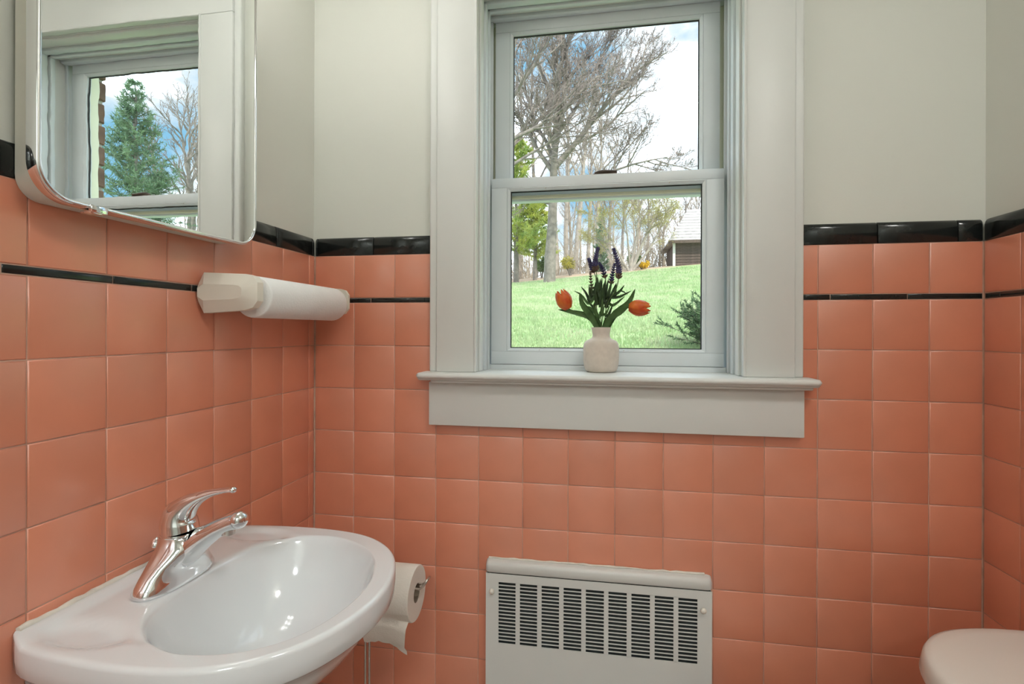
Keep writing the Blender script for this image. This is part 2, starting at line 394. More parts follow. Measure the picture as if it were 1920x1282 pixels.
# jambs, stops and the white frame that carries the sashes
for s, xi in ((1, CI0), (-1, CI1)):
    def bxs(a, b, y0, y1, z0, z1, w=0.002, nm='jamb', m='trim'):
        x0, x1 = sorted((xi + s * a, xi + s * b)); MB().bbox((x0, y0, z0), (x1, y1, z1), w).build(nm, M[m], win)
    bxs(-0.010, 0.0005, -0.0005, 0.185, ZST, 2.105, 0.001)
    bxs(-0.004, 0.0025, YC - 0.003, YC + 0.008, ZST, ZH, 0.003, 'casing_bead')
    bxs(0.0, 0.0065, 0.006, 0.036, ZST, ZH, 0.004, 'stop')
    bxs(0.0, 0.0085, 0.052, 0.074, ZST, ZH, 0.002, 'stop', 'vinyl')
    bxs(0.0, 0.0115, 0.080, 0.093, ZST, ZH, 0.0015, 'sash_track', 'vinyl')
    bxs(0.0, 0.010, 0.131, 0.137, ZST, ZH, 0.001, 'sash_track', 'vinyl')
    bxs(0.0, 0.016, 0.170, 0.188, ZST, ZH, 0.001, 'outer_frame', 'cream_vinyl')
MB().bbox((CI0 - 0.01, -0.0005, ZH), (CI1 + 0.01, 0.185, ZH + 0.015), 0.001).build('head_jamb', M['trim'], win)
for y0, y1, dz, mm in ((YC - 0.003, YC + 0.008, 0.0025, 'trim'), (0.006, 0.036, 0.0065, 'trim'), (0.052, 0.074, 0.0085, 'vinyl'), (0.080, 0.093, 0.0115, 'vinyl'), (0.116, 0.137, 0.008, 'vinyl')):
    MB().bbox((CI0, y0, ZH - dz), (CI1, y1, ZH + 0.004), 0.003).build('head_stop', M[mm], win)
MB().bbox((CI0, 0.0995, 1.131), (CI1, 0.185, 1.1615), 0.002).build('sill_plate', M['vinyl'], win)
MB().bbox((CI0 - 0.02, 0.185, 1.10), (CI1 + 0.02, 0.31, 1.135), 0.003).build('outer_sill', M['cream_vinyl'], win)

def sash(name, x0, x1, z0, z1, y0, y1, gx0, gx1, gz0, gz1, seam):
    s = sub_empty(name, win)
    MB().bbox((x0, y0, z0), (x1, y1, gz0), 0.0015).build('rail', M['vinyl'], s)
    MB().bbox((x0, y0, gz1), (x1, y1, z1), 0.0015).build('rail', M['vinyl'], s)
    MB().bbox((x0, y0 + 0.0003, gz0), (gx0, y1, gz1), 0.0012).build('stile', M['vinyl'], s)
    MB().bbox((gx1, y0 + 0.0003, gz0), (x1, y1, gz1), 0.0012).build('stile', M['vinyl'], s)
    # sloping glazing bead
    t = 0.0085; yg = y0 + 0.012
    o = [(gx0, gz0), (gx1, gz0), (gx1, gz1), (gx0, gz1)]; i = [(gx0 + t, gz0 + t), (gx1 - t, gz0 + t), (gx1 - t, gz1 - t), (gx0 + t, gz1 - t)]
    rs = [[(x, y0 + 0.0006, z) for x, z in o], [(x * 0.75 + xx * 0.25, y0 - 0.0006, z * 0.75 + zz * 0.25) for (x, z), (xx, zz) in zip(o, i)],
          [(x, y0 + 0.005, z) for x, z in i], [(x, yg + 0.008, z) for x, z in i], [(x, yg + 0.008, z) for x, z in o]]
    MB().rings(rs, False, False).build('glazing_bead', M['vinyl'], s, 30)
    k = 0.0022; j = [(gx0 + t + k, gz0 + t + k), (gx1 - t - k, gz0 + t + k), (gx1 - t - k, gz1 - t - k), (gx0 + t + k, gz1 - t - k)]
    rs = [[(x, yg, z) for x, z in i], [(x, yg - 0.0008, z) for x, z in j], [(x, yg + 0.004, z) for x, z in j], [(x, yg + 0.004, z) for x, z in i]]
    MB().rings(rs, False, False).build('gasket', M['gasket'], s, 30)
    MB().box((gx0 + t, yg + 0.0012, gz0 + t), (gx1 - t, yg + 0.0042, gz1 - t)).build('glass_pane', M['glass'], s, 0)
    return s
lo = sash('lower_sash', 0.447, 1.0305, 1.1625, 1.6505, 0.100, 0.128, 0.4885, 0.9885, 1.196, 1.6255, 1)
up = sash('upper_sash', 0.449, 1.0275, 1.598, 2.12, 0.138, 0.166, 0.488, 0.9875, 1.632, 2.0565, 1)
MB().bbox((0.449, 0.134, 1.6030), (1.0275, 0.170, 1.6125), 0.003, 3).build('bottom_nosing', M['cream_vinyl'], up)
lk = MB()
lk.bbox((0.713, 0.102, 1.6495), (0.772, 0.122, 1.6535), 0.0015)
lk.tube([(0.716, 0.112, 1.655), (0.735, 0.110, 1.6585), (0.772, 0.106, 1.6565)], [0.004, 0.005, 0.0032], 10, sub=4)
lk.build('sash_lock', M['lock'], lo)
sc = MB()
for (x, z) in ((0.575, 1.2005), (0.79, 1.2005), (0.90, 1.621), (0.59, 1.621)):
    sc.ball((x, 0.1005, z), 0.0014, 8, 5, (1, 0.4, 1))
sc.build('screw', M['steel'], lo)

# ---- the outer brick wall round the window
wall_ext = struct('wall_exterior', MB().add([], []), M['mortar'])
mbx = MB()
BX0, BX1, BZ0, BZ1 = 0.355, 1.096, 1.07, 2.20
mbx.box((-3.0, 0.215, -0.6), (BX0 - 0.006, 0.305, 3.2)); mbx.box((BX1 + 0.008, 0.215, -0.6), (4.2, 0.305, 3.2))
mbx.box((BX0 - 0.006, 0.215, -0.6), (BX1 + 0.008, 0.305, BZ0)); mbx.box((BX0 - 0.006, 0.215, BZ1), (BX1 + 0.008, 0.305, 3.2))
mbx.build('mortar_bed', M['mortar'], wall_ext, 0)
bl = MB().bbox((-0.0985, -0.05, -0.0325), (0.0985, 0.05, 0.0325), 0.004, 1).mesh('brick', 0); bl.materials.append(M['brick'])
bh = MB().bbox((-0.0465, -0.05, -0.0325), (0.0465, 0.05, 0.0325), 0.004, 1).mesh('brick', 0); bh.materials.append(M['brick'])
brng = random.Random(3)
for k in range(22):
    z = 0.72 + k * 0.0755
    for side in (1, -1):
        e0 = BX1 if side == 1 else BX0
        ws = ([bh, bl] if k % 2 else [bl, bl]) if side == 1 else ([bl] if k % 2 else [bh])
        x = e0
        for me in ws:
            wdt = 0.197 if me is bl else 0.093
            o = bpy.data.objects.new('brick', me); place(o, wall_ext)
            o.location = (x + side * wdt / 2 + brng.uniform(-0.003, 0.003), 0.262 + brng.uniform(-0.003, 0.003), z)
            o.rotation_euler = (0, brng.uniform(-0.01, 0.01), brng.uniform(-0.012, 0.012)); x += side * (wdt + 0.010)
MB().bbox((1.022, 0.188, 1.135), (1.094, 0.222, 2.2), 0.003).build('brick_mould', M['cream_vinyl'], win)
MB().bbox((0.36, 0.188, 1.135), (0.442, 0.222, 2.2), 0.003).build('brick_mould', M['cream_vinyl'], win)
MB().bbox((0.36, 0.188, 2.10), (1.094, 0.222, 2.2), 0.003).build('brick_mould', M['cream_vinyl'], win)

# ------------------------------------------------------------------ vanity lamp over the mirror, above the frame: the room's lamp
VL = Vector((0.0, -0.512, 2.16))
lamp = thing('vanity_lamp', VL, 'chrome vanity lamp with three round milk glass globes above the mirror cabinet', 'lamp')
MB().bbox((-0.0075, -0.512 - 0.25, 2.115), (0.028, -0.512 + 0.25, 2.205), 0.008, 3).build('back_plate', M['chrome'], lamp)
lm = bpy.data.materials.new('lit_milk_glass'); lm.use_nodes = True
b = lm.node_tree.nodes['Principled BSDF']; b.inputs['Base Color'].default_value = (0.9, 0.88, 0.82, 1)
b.inputs['Emission Color'].default_value = (*LAMP_C, 1); b.inputs['Emission Strength'].default_value = LAMP_L
for k in (-1, 0, 1):
    y = -0.512 + 0.16 * k
    a_ = MB().lathe([(0.026, 0.027), (0.026, 0.045), (0.02, 0.06), (0.02, 0.075)], (0, y, 2.16), 20, 'X').build('lamp_holder', M['chrome'], lamp)
    MB().ball((0.118, y, 2.16), 0.05, 24, 14).build('globe', lm, a_, 180)


LX, LY = 1.36, -1.28
cl_ = thing('ceiling_fill_lamp', (LX, LY, ZC), 'added round ceiling fill lamp of milk glass, out of view', 'lamp')  # unseen lamp, added to even out the light across the room
MB().lathe([(0.15, 0), (0.155, -0.015), (0.15, -0.028), (0.02, -0.030)], (LX, LY, ZC), 32).build('canopy', M['steel'], cl_)
lm2 = lm.copy(); lm2.name = 'ceiling_fill_glass'; lm2.node_tree.nodes['Principled BSDF'].inputs['Emission Strength'].default_value = CEIL_FILL_L
MB().lathe([(0.142, -0.028), (0.146, -0.045), (0.135, -0.065), (0.105, -0.082), (0.06, -0.092), (0.001, -0.095)], (LX, LY, ZC), 32).build('glass_shade', lm2, cl_, 80)

hl_ = thing('hall_fill_lamp', (0.85, -2.90, ZC), 'added round fill lamp of milk glass, unseen beyond the doorway', 'lamp')  # unseen lamp, added to brighten the lower part of the back wall
MB().lathe([(0.20, 0), (0.205, -0.015), (0.20, -0.028), (0.02, -0.030)], (0.85, -2.90, ZC), 32).build('canopy', M['steel'], hl_)
lm3 = lm.copy(); lm3.name = 'hall_fill_glass'; lm3.node_tree.nodes['Principled BSDF'].inputs['Emission Strength'].default_value = HALL_FILL_L
lm3.node_tree.nodes['Principled BSDF'].inputs['Emission Color'].default_value = (0.92, 0.98, 1.0, 1)
MB().lathe([(0.192, -0.028), (0.196, -0.045), (0.185, -0.065), (0.145, -0.085), (0.08, -0.098), (0.001, -0.102)], (0.85, -2.90, ZC), 32).build('glass_shade', lm3, hl_, 80)

# ------------------------------------------------------------------ wall-hung sink
def rr_ray(outline, c, ang):
    """distance from c along ang to a closed polyline"""
    dx, dy = math.cos(ang), math.sin(ang); best = 9
    n = len(outline)
    for i in range(n):
        (x0, y0), (x1, y1) = outline[i], outline[(i + 1) % n]
        ex, ey = x1 - x0, y1 - y0; den = dx * ey - dy * ex
        if abs(den) < 1e-12: continue
        t = ((x0 - c[0]) * ey - (y0 - c[1]) * ex) / den; u = ((x0 - c[0]) * dy - (y0 - c[1]) * dx) / den
        if t > 0 and -1e-6 <= u <= 1 + 1e-6: best = min(best, t)
    return best
def catmull(pts, sub=8, closed=False):
    out = []; n = len(pts)
    for i in range(n if closed else n - 1):
        g = lambda k: pts[k % n] if closed else pts[max(0, min(n - 1, k))]
        p0, p1, p2, p3 = [Vector((*q, 0)) for q in (g(i - 1), g(i), g(i + 1), g(i + 2))]
        for k in range(sub):
            t = k / sub
            q = 0.5 * ((2 * p1) + (p2 - p0) * t + (2 * p0 - 5 * p1 + 4 * p2 - p3) * t * t + (-p0 + 3 * p1 - 3 * p2 + p3) * t ** 3)
            out.append((q.x, q.y))
    if not closed: out.append(tuple(pts[-1]))
    return out
ZR = 0.860; SC = (0.235, -0.510)
half = [(0.0, 0.190), (0.03, 0.205), (0.085, 0.214), (0.16, 0.2185), (0.225, 0.2155), (0.285, 0.203), (0.335, 0.176), (0.375, 0.134), (0.400, 0.082), (0.4125, 0.030)]
far = catmull([(x, SC[1] + d) for x, d in half] + [(0.414, SC[1])], 6)
near = [(x, 2 * SC[1] - y) for x, y in far]
outline = [(0.0005, far[0][1])] + far[1:] + list(reversed(near))[1:-1] + [(0.0005, near[0][1])]
bowl = catmull([(0.1593, -0.6643), (0.1260, -0.6260), (0.1100, -0.575), (0.1055, -0.510), (0.1100, -0.440), (0.1266, -0.380), (0.1780, -0.3400), (0.2543, -0.3365), (0.3306, -0.3816), (0.367, -0.440), (0.3820, -0.510), (0.3741, -0.5811), (0.3480, -0.6380), (0.3020, -0.6750), (0.2425, -0.6900), (0.1997, -0.6841)], 6, True)
NA = 144
angs = [2 * math.pi * k / NA for k in range(NA)]
for cx_, cy_ in ((0.0005, far[0][1]), (0.0005, near[0][1])):          # keep the two back corners sharp
    a_ = math.atan2(cy_ - SC[1], cx_ - SC[0]) % (2 * math.pi)
    k = min(range(NA), key=lambda q: abs(angs[q] - a_)); angs[k] = a_
ro = [rr_ray(outline, SC, a) for a in angs]; rb = [rr_ray(bowl, SC, a) for a in angs]
def sst(a, b, x):
    t = max(0, min(1, (x - a) / (b - a))); return t * t * (3 - 2 * t)
def deck(x, y):
    z = ZR
    z += 0.007 * (1 - sst(0.012, 0.030, x))                            # ledge along the wall
    for sy in (-1, 1):                                                 # soap dishes, each with a notch to the bowl
        dx, dy = (x - 0.082) / 0.074, (y - (SC[1] + sy * 0.166)) / 0.033
        q = math.hypot(dx, dy)
        z -= 0.0065 * (1 - sst(0.55, 1.0, q))
        if 0.10 < x < 0.185: z -= 0.0020 * (1 - sst(0.0, 0.016, abs(y - (SC[1] + sy * 0.163)))) * sst(0.10, 0.13, x) * (1 - sst(0.165, 0.185, x))
    return z
def pol(k, r): return (SC[0] + math.cos(angs[k]) * r, SC[1] + math.sin(angs[k]) * r)
rings = []
for f, z in ((0.07, 0.7165), (0.16, 0.718), (0.34, 0.724), (0.52, 0.737), (0.68, 0.757), (0.80, 0.782), (0.885, 0.808), (0.935, 0.829), (0.965, 0.843), (0.985, 0.8515), (1.0, 0.8565)):
    rings.append([(*pol(k, rb[k] * f), z) for k in range(NA)])
for i in range(1, 21):
    f = (i / 20.6)
    ring = []
    for k in range(NA):
        r = rb[k] + (ro[k] - rb[k] - 0.006) * f
        x, y = pol(k, r); z = deck(x, y)
        if i == 1: z = min(z, ZR - 0.0006)
        d_edge = ro[k] - r
        ring.append((x, y, z))
    rings.append(ring)
def outer(s_in, z, sx=1.0, sy=1.0):
    ring = []
    for k in range(NA):
        x, y = pol(k, ro[k])
        d = Vector((x - SC[0], y - SC[1])).normalized() * s_in
        x2 = x - (d.x if x > 0.002 else 0); y2 = y - d.y
        ring.append((max(0.0005, x2 * sx), SC[1] + (y2 - SC[1]) * sy, z))
    return ring
def outer_top(s_in, dz):
    return [(x, y, z + (0.007 * (1 - sst(0.012, 0.030, x)))) for x, y, z in outer(s_in, ZR + dz)]
rings += [outer_top(0.0042, -0.0008), outer_top(0.0014, -0.0030), outer_top(0.0002, -0.0065), outer(0.0, 0.838), outer(0.0015, 0.822), outer(0.006, 0.817), outer(0.014, 0.812, 0.985, 0.985),
          outer(0.014, 0.790, 0.955, 0.965), outer(0.012, 0.760, 0.89, 0.92), outer(0.012, 0.730, 0.80, 0.85), outer(0.012, 0.705, 0.68, 0.74), outer(0.012, 0.685, 0.52, 0.58), outer(0.01, 0.676, 0.34, 0.40)]
sink = thing('bathroom_sink', (0.0, SC[1], 0.68), 'white porcelain wall-hung sink with a rounded front and oval bowl', 'sink')
mb = MB(); mb.rings(rings, True, True); mb.build('basin', M['porcelain'], sink, 60)
MB().lathe([(0.021, 0.0), (0.021, 0.0025), (0.016, 0.0030), (0.013, 0.0022), (0.011, 0.005), (0.001, 0.0065)], (SC[0], SC[1], 0.7165), 24).build('drain', M['chrome'], sink)
ck = MB(); crng = random.Random(8)
pts = [(0.0035, SC[1] - 0.186 + 0.0124 * i, ZR + 0.0070 + crng.uniform(-0.0008, 0.0012)) for i in range(31)]
ck.tube(pts, [0.0042 + crng.uniform(-0.0006, 0.0008) for _ in pts], 8); ck.build('caulk_bead', M['caulk'], sink, 80)
MB().tube([(SC[0], SC[1], 0.70), (SC[0], SC[1], 0.50), (SC[0] - 0.02, SC[1], 0.46), (SC[0] - 0.08, SC[1], 0.46), (SC[0] - 0.10, SC[1], 0.50), (SC[0] - 0.13, SC[1], 0.53), (0.001, SC[1], 0.53)], 0.017, 14, sub=5).build('drain_trap', M['chrome'], sink, 60)

# ------------------------------------------------------------------ faucet
FX, FY, FZ = 0.080, -0.530, ZR
fau = thing('faucet', (FX, FY, FZ), 'chrome single-lever faucet on the back deck of the white sink', 'faucet')
def stadium(hl, hw, cx, z, n=40, bulge=0.0):
    out = []
    for k in range(n):
        a = 2 * math.pi * k / n; c, s_ = math.cos(a), math.sin(a)
        e = 2.6
        out.append((cx + hw * math.copysign(abs(c) ** (2 / e), c), FY + hl * math.copysign(abs(s_) ** (2 / e), s_), z))
    return out
prof = [(0.069, 0.0270, 0.079, 0.0), (0.0705, 0.0285, 0.079, 0.002), (0.0700, 0.0285, 0.079, 0.007), (0.0655, 0.0270, 0.079, 0.014), (0.0585, 0.0250, 0.080, 0.024), (0.0490, 0.0262, 0.083, 0.036), (0.0395, 0.0300, 0.088, 0.048), (0.0315, 0.0310, 0.0905, 0.059), (0.0268, 0.0272, 0.0875, 0.068), (0.0255, 0.0255, 0.0858, 0.0725)]
MB().rings([stadium(hl, hw, cx, FZ + dz) for hl, hw, cx, dz in prof]).build('body', M['chrome'], fau, 60)
sp = MB()
sp.tube([(0.072, FY, 0.888), (0.098, FY, 0.904), (0.124, FY, 0.926), (0.150, FY, 0.9435), (0.174, FY, 0.9550), (0.188, FY, 0.9600)],
        [0.0270, 0.0262, 0.0222, 0.0172, 0.0136, 0.0116], 20, sub=5, flat=[(1.05, 0.8), (1.0, 0.8), (1.0, 0.8), (1.0, 0.85), (1, 0.95), (1, 1)])
spout = sp.build('spout', M['chrome'], fau, 60)
MB().ball((0.189, FY, 0.9605), 0.0136, 20, 12).build('spout_end', M['chrome'], spout, 180)
MB().lathe([(0.0095, 0), (0.0098, 0.004), (0.0098, 0.012)], (0.171, FY, 0.9375), 20).build('aerator', M['steel'], spout)
MB().lathe([(0.0262, 0.0), (0.0268, 0.002), (0.0262, 0.004)], (0.0855, FY, FZ + 0.0725), 32).build('collar', M['chrome'], fau, 60)
hd = MB()
hd.tube([(0.0870, FY, FZ + 0.0765), (0.0850, FY, FZ + 0.0900), (0.0880, FY, FZ + 0.1040), (0.1000, FY, FZ + 0.1180), (0.1190, FY, FZ + 0.1300), (0.1420, FY, FZ + 0.1390), (0.1640, FY, FZ + 0.1440), (0.1780, FY, FZ + 0.1455)],
        [0.0266, 0.0268, 0.0240, 0.0192, 0.0142, 0.0096, 0.0066, 0.0055], 20, sub=5, flat=[(1, 1), (1, 1), (1, 1), (1.05, 0.85), (1.15, 0.7), (1.2, 0.6), (1.2, 0.6), (1.2, 0.6)])
lever = hd.build('lever', M['chrome'], fau, 60)
MB().ball((0.1790, FY, FZ + 0.1457), 0.0056, 16, 10, (1, 1.15, 0.85)).build('lever_tip', M['chrome'], lever, 180)
MB().lathe([(0.0018, -0.05), (0.0018, 0.0), (0.0085, 0.002), (0.0090, 0.006), (0.0012, 0.016)], (0.046, FY - 0.002, 0.909), 16).build('lift_rod', M['chrome'], fau, 60)

# ------------------------------------------------------------------ mirror cabinet
cab = thing('mirror_cabinet', (0.0, -0.5125, 1.413), 'wall cabinet with a chrome-framed rounded mirror door, hung over the sink', 'cabinet')
def rrect(y0, y1, z0, z1, r, x, n=8):
    out = []
    for cy_, cz_, a0 in ((y1 - r, z0 + r, -90), (y1 - r, z1 - r, 0), (y0 + r, z1 - r, 90), (y0 + r, z0 + r, 180)):
        for k in range(n + 1):
            a = R(a0 + 90 * k / n); out.append((x, cy_ + r * math.cos(a), cz_ + r * math.sin(a)))
    return out
CY0, CY1, CZ0, CZ1 = -0.7165, -0.3085, 1.4130, 1.9750
mb = MB(); a = (CY0 + 0.017, CY1 - 0.010, CZ0 + 0.004, CZ1 - 0.004)
mb.rings([rrect(*a, 0.030, 0.0008), rrect(*a, 0.030, 0.034), rrect(a[0] + 0.003, a[1] - 0.003, a[2] + 0.003, a[3] - 0.003, 0.028, 0.038)])
mb.build('cabinet_body', M['enamel'], cab, 50)
fr = MB(); RC = 0.046
def off(k, x): return rrect(CY0 + k, CY1 - k, CZ0 + k, CZ1 - k, RC - k, x, 12)
fr.rings([off(0.004, 0.0385), off(0.0, 0.0400), off(-0.0008, 0.046), off(0.0, 0.0545), off(0.0015, 0.0568), off(0.0035, 0.0572), off(0.0055, 0.0560), off(0.0062, 0.0545)], True, False)
door = fr.build('mirror_frame', M['chrome'], cab, 60)
mi = MB(); ring = off(0.0058, 0.0549); mi.add(ring, [tuple(range(len(ring)))]); mi.build('mirror', M['mirror'], cab, 0)
cl = MB(); cl.bbox((0.0535, -0.650, 1.4085), (0.0600, -0.6265, 1.4185), 0.0015)
cl.bbox((0.040, -0.650, 1.4070), (0.058, -0.632, 1.4115), 0.0015); cl.build('door_clip', M['chrome'], cab)

# ------------------------------------------------------------------ paper towel holder and roll
TX, TZ = 0.088, 1.3125
hold = thing('paper_towel_holder', (0.0, -0.21, TZ), 'aged white plastic paper towel holder with faceted arms on the tiled wall', 'towel holder')
def arm(y0, y1, near=True):
    # faceted slab standing off the wall: profile in the x-z plane, chamfered towards the outer face
    zc = 1.3185; h = 0.0375
    full = [(0.0005, zc - h * 0.45), (0.012, zc - h), (0.096, zc - h * 0.86), (0.112, zc - h * 0.74), (0.121, zc - h * 0.42), (0.121, zc + h * 0.48), (0.113, zc + h * 0.78), (0.098, zc + h * 0.89), (0.012, zc + h), (0.0005, zc + h * 0.45)]
    inn = [(0.008, zc - h * 0.20), (0.020, zc - h * 0.40), (0.080, zc - h * 0.34), (0.092, zc - h * 0.28), (0.098, zc - h * 0.12), (0.098, zc + h * 0.18), (0.092, zc + h * 0.30), (0.082, zc + h * 0.34), (0.020, zc + h * 0.40), (0.008, zc + h * 0.20)]
    yo, yi = (y0, y1)
    s_ = 1 if yi > yo else -1
    return MB().rings([[(x, yo, z) for x, z in inn], [(x, yo + s_ * 0.012, z) for x, z in full], [(x, yi, z) for x, z in full]])
arm(-0.407, -0.378).build('arm', M['plastic'], hold, 20)
arm(-0.034, -0.054).build('arm', M['plastic'], hold, 20)
MB().bbox((0.0005, -0.382, 1.300), (0.012, -0.050, 1.337), 0.003).build('back_bar', M['plastic'], hold)
for yy, s_ in ((-0.378, 1), (-0.054, -1)):
    MB().lathe([(0.018, 0.0), (0.018, s_ * 0.012)], (TX, yy, TZ), 20, 'Y').build('hub', M['plastic'], hold)
roll = thing('paper_towel_roll', (TX, -0.21, TZ - 0.0395), 'white textured paper towel roll on the plastic wall holder', 'towel roll')
mb = MB(); Y0, Y1 = -0.362, -0.068
prof = [(0.0205, Y0), (0.0375, Y0), (0.0390, Y0 + 0.0015), (0.0395, Y0 + 0.006), (0.0395, Y1 - 0.006), (0.0385, Y1 - 0.002), (0.0370, Y1), (0.0205, Y1), (0.0205, Y0)]
mb.lathe(prof, (TX, 0, TZ), 40, 'Y', False, False); mb.build('paper', M['paper'], roll, 60)
MB().lathe([(0.0185, Y0 + 0.001), (0.0204, Y0 + 0.001), (0.0204, Y1 - 0.001), (0.0185, Y1 - 0.001), (0.0185, Y0 + 0.001)], (TX, 0, TZ), 28, 'Y', False, False).build('core', M['card'], roll, 60)

# ------------------------------------------------------------------ toilet paper stand and roll
PX, PY = 0.243, -0.200
ts = thing('toilet_paper_stand', (PX, PY, 0.0035), 'slim steel toilet paper stand of twin rods beside the sink', 'paper stand')
MB().lathe([(0.085, 0.0), (0.085, 0.008), (0.080, 0.012), (0.012, 0.014)], (PX, PY, 0.0035), 32).build('base', M['steel'], ts)
ZA = 0.7125
for s_ in (-1, 1):
    MB().tube([(PX + s_ * 0.0045, PY, 0.015), (PX + s_ * 0.0045, PY, 0.70)], 0.0026, 10).build('rod', M['steel'], ts, 60)
MB().bbox((PX - 0.009, PY - 0.011, 0.695), (PX + 0.009, PY + 0.011, 0.722), 0.004).build('bracket', M['steel'], ts)
w_ = MB(); yy = 0.0105
w_.tube([(PX, PY - yy, ZA), (0.352, PY - yy, ZA), (0.364, PY - yy, ZA + 0.001), (0.372, PY - yy, ZA + 0.008), (0.378, PY - yy * 0.9, ZA + 0.017), (0.380, PY, ZA + 0.020), (0.378, PY + yy * 0.9, ZA + 0.017), (0.372, PY + yy, ZA + 0.008), (0.364, PY + yy, ZA + 0.001), (0.352, PY + yy, ZA), (PX, PY + yy, ZA)], 0.0024, 8, sub=3)
w_.build('wire_arm', M['steel'], ts, 60)
tr = thing('toilet_paper_roll', (0.305, PY, 0.64), 'white toilet paper roll with a loose torn end on the steel stand', 'paper roll')
RZ = 0.6985; X0, X1 = 0.256, 0.354
MB().lathe([(0.0195, X0), (0.0545, X0), (0.0555, X0 + 0.002), (0.0555, X1 - 0.002), (0.0545, X1), (0.0195, X1), (0.0195, X0)], (0, PY, RZ), 48, 'X', False, False).build('paper', M['tissue'], tr, 60)
MB().lathe([(0.0180, X0 + 0.001), (0.0194, X0 + 0.001), (0.0194, X1 - 0.001), (0.0180, X1 - 0.001), (0.0180, X0 + 0.001)], (0, PY, RZ), 28, 'X', False, False).build('core', M['card'], tr, 60)
sh = MB(); nx, nz_ = 12, 9; vs_ = []; srng = random.Random(5)
for j in range(nz_ + 1):
    for i in range(nx + 1):
        x = X0 + 0.001 + (X1 - X0 - 0.002) * i / nx
        zb = 0.606 + 0.012 * math.sin(3.0 * i / nx + 0.4) - 0.010 * (i / nx) + srng.uniform(-0.002, 0.002)
        t = j / nz_
        z = (RZ - 0.02) * (1 - t) + zb * t
        y = PY - 0.0520 - 0.005 * math.sin(t * 2.2) * (0.6 + 0.4 * math.cos(5 * i / nx)) + 0.012 * t * t
        if t < 0.25: y = PY - math.sqrt(max(0, 0.0562 ** 2 - (z - RZ) ** 2))
        x -= 0.010 * t * (i / nx) * (1 if t < 0.8 else 0.4)
        vs_.append((x, y, z))
fs_ = [(j * (nx + 1) + i, j * (nx + 1) + i + 1, (j + 1) * (nx + 1) + i + 1, (j + 1) * (nx + 1) + i) for j in range(nz_) for i in range(nx)]
n0 = len(vs_); vs_ += [(x, y + 0.0006, z) for x, y, z in vs_]; fs_ += [tuple(n0 + q for q in reversed(f)) for f in fs_]
sh.add(vs_, fs_); sh.build('loose_sheet', M['tissue'], tr, 80)

# ------------------------------------------------------------------ wall heater
HX0, HX1, HY, HT = 0.4615, 0.9805, -0.0185, 0.6660
he = thing('wall_heater', (0.72, 0.0, 0.0035), 'white enamelled metal wall heater with a slotted grille under the window', 'heater')
GX0, GX1, GZ0, GZ1 = 0.4927, 0.9495, 0.5007, 0.6466
fp = MB(); YF = HY + 0.0016
fp.box((HX0, HY, 0.10), (GX0, YF, HT)); fp.box((GX1, HY, 0.10), (HX1, YF, HT)); fp.box((GX0, HY, 0.10), (GX1, YF, GZ0)); fp.box((GX0, HY, GZ1), (GX1, YF, HT))
fp.build('front_panel', M['heater'], he, 0)
MB().box((HX0, YF, 0.10), (HX0 + 0.0016, -0.0005, HT)).build('side_panel', M['heater'], he, 0)
MB().box((HX1 - 0.0016, YF, 0.10), (HX1, -0.0005, HT)).build('side_panel', M['heater'], he, 0)
MB().box((HX0 + 0.002, -0.006, 0.10), (HX1 - 0.002, -0.0005, HT)).build('back_plate', M['heater_dark'], he, 0)
MB().box((HX0 + 0.002, YF + 0.002, 0.004), (HX1 - 0.002, -0.0005, 0.105)).build('base', M['heater_dark'], he, 0)
# rounded top cap above a thin shadow gap
cp = MB(); n_ = 7
sec = [(-0.0005, HT + 0.002), (HY + 0.001, HT + 0.002), (HY - 0.0015, HT + 0.0045)] + [(HY - 0.0015 + 0.010 * (1 - math.cos(R(90 * k / n_))), HT + 0.018 + 0.0105 * math.sin(R(90 * k / n_))) for k in range(n_ + 1)] + [(-0.0005, HT + 0.0305)]
def cap_ring(x, k): return [(x, y + (k if y < -0.005 else 0), z - (0.6 * k if z > HT + 0.020 else -0.2 * k)) for y, z in sec]
cp.rings([cap_ring(HX0 - 0.0005, 0.006), cap_ring(HX0 + 0.002, 0.0025), cap_ring(HX0 + 0.007, 0), cap_ring(HX1 - 0.007, 0), cap_ring(HX1 - 0.002, 0.0025), cap_ring(HX1 + 0.0005, 0.006)])
cp.build('top_cap', M['heater'], he, 50)
ncol, nrow = 9, 17; gw = 0.0105; cw = (GX1 - GX0 - 8 * gw) / 9
bar = MB().box((-gw / 2, 0, GZ0 - 0.001), (gw / 2, 0.0016, GZ1 + 0.001)).mesh('grille_bar', 0); bar.materials.append(M['heater'])
ho = org(he)
for c in range(8):
    o = bpy.data.objects.new('grille_bar', bar); place(o, he); o.location = Vector((GX0 + (c + 1) * cw + c * gw + gw / 2, HY, 0)) - ho
pr_ = (GZ1 - GZ0) / (nrow - 0.28)
slm = MB().box((-cw / 2 - 0.0005, 0.0002, -0.0012), (cw / 2 + 0.0005, 0.0016, 0.0012)).mesh('slat', 0); slm.materials.append(M['heater'])
for c in range(ncol):
    for r_ in range(nrow - 1):
        o = bpy.data.objects.new('slat', slm); place(o, he)
        o.location = Vector((GX0 + cw / 2 + c * (cw + gw), HY, GZ0 + pr_ * (r_ + 0.86))) - ho
for x, z in ((0.4772, 0.6256), (0.9612, 0.6252)):
    MB().lathe([(0.0035, 0.0), (0.0035, -0.003), (0.0062, -0.004), (0.0068, -0.007), (0.0050, -0.0105), (0.001, -0.0118)], (x, HY, z), 16, 'Y').build('screw_knob', M['plastic'], he, 60)
ck = MB(); crng = random.Random(18)
pts = [(HX0 + 0.004 + 0.0152 * i, -0.0025, HT + 0.0315 + crng.uniform(-0.001, 0.001)) for i in range(34)]
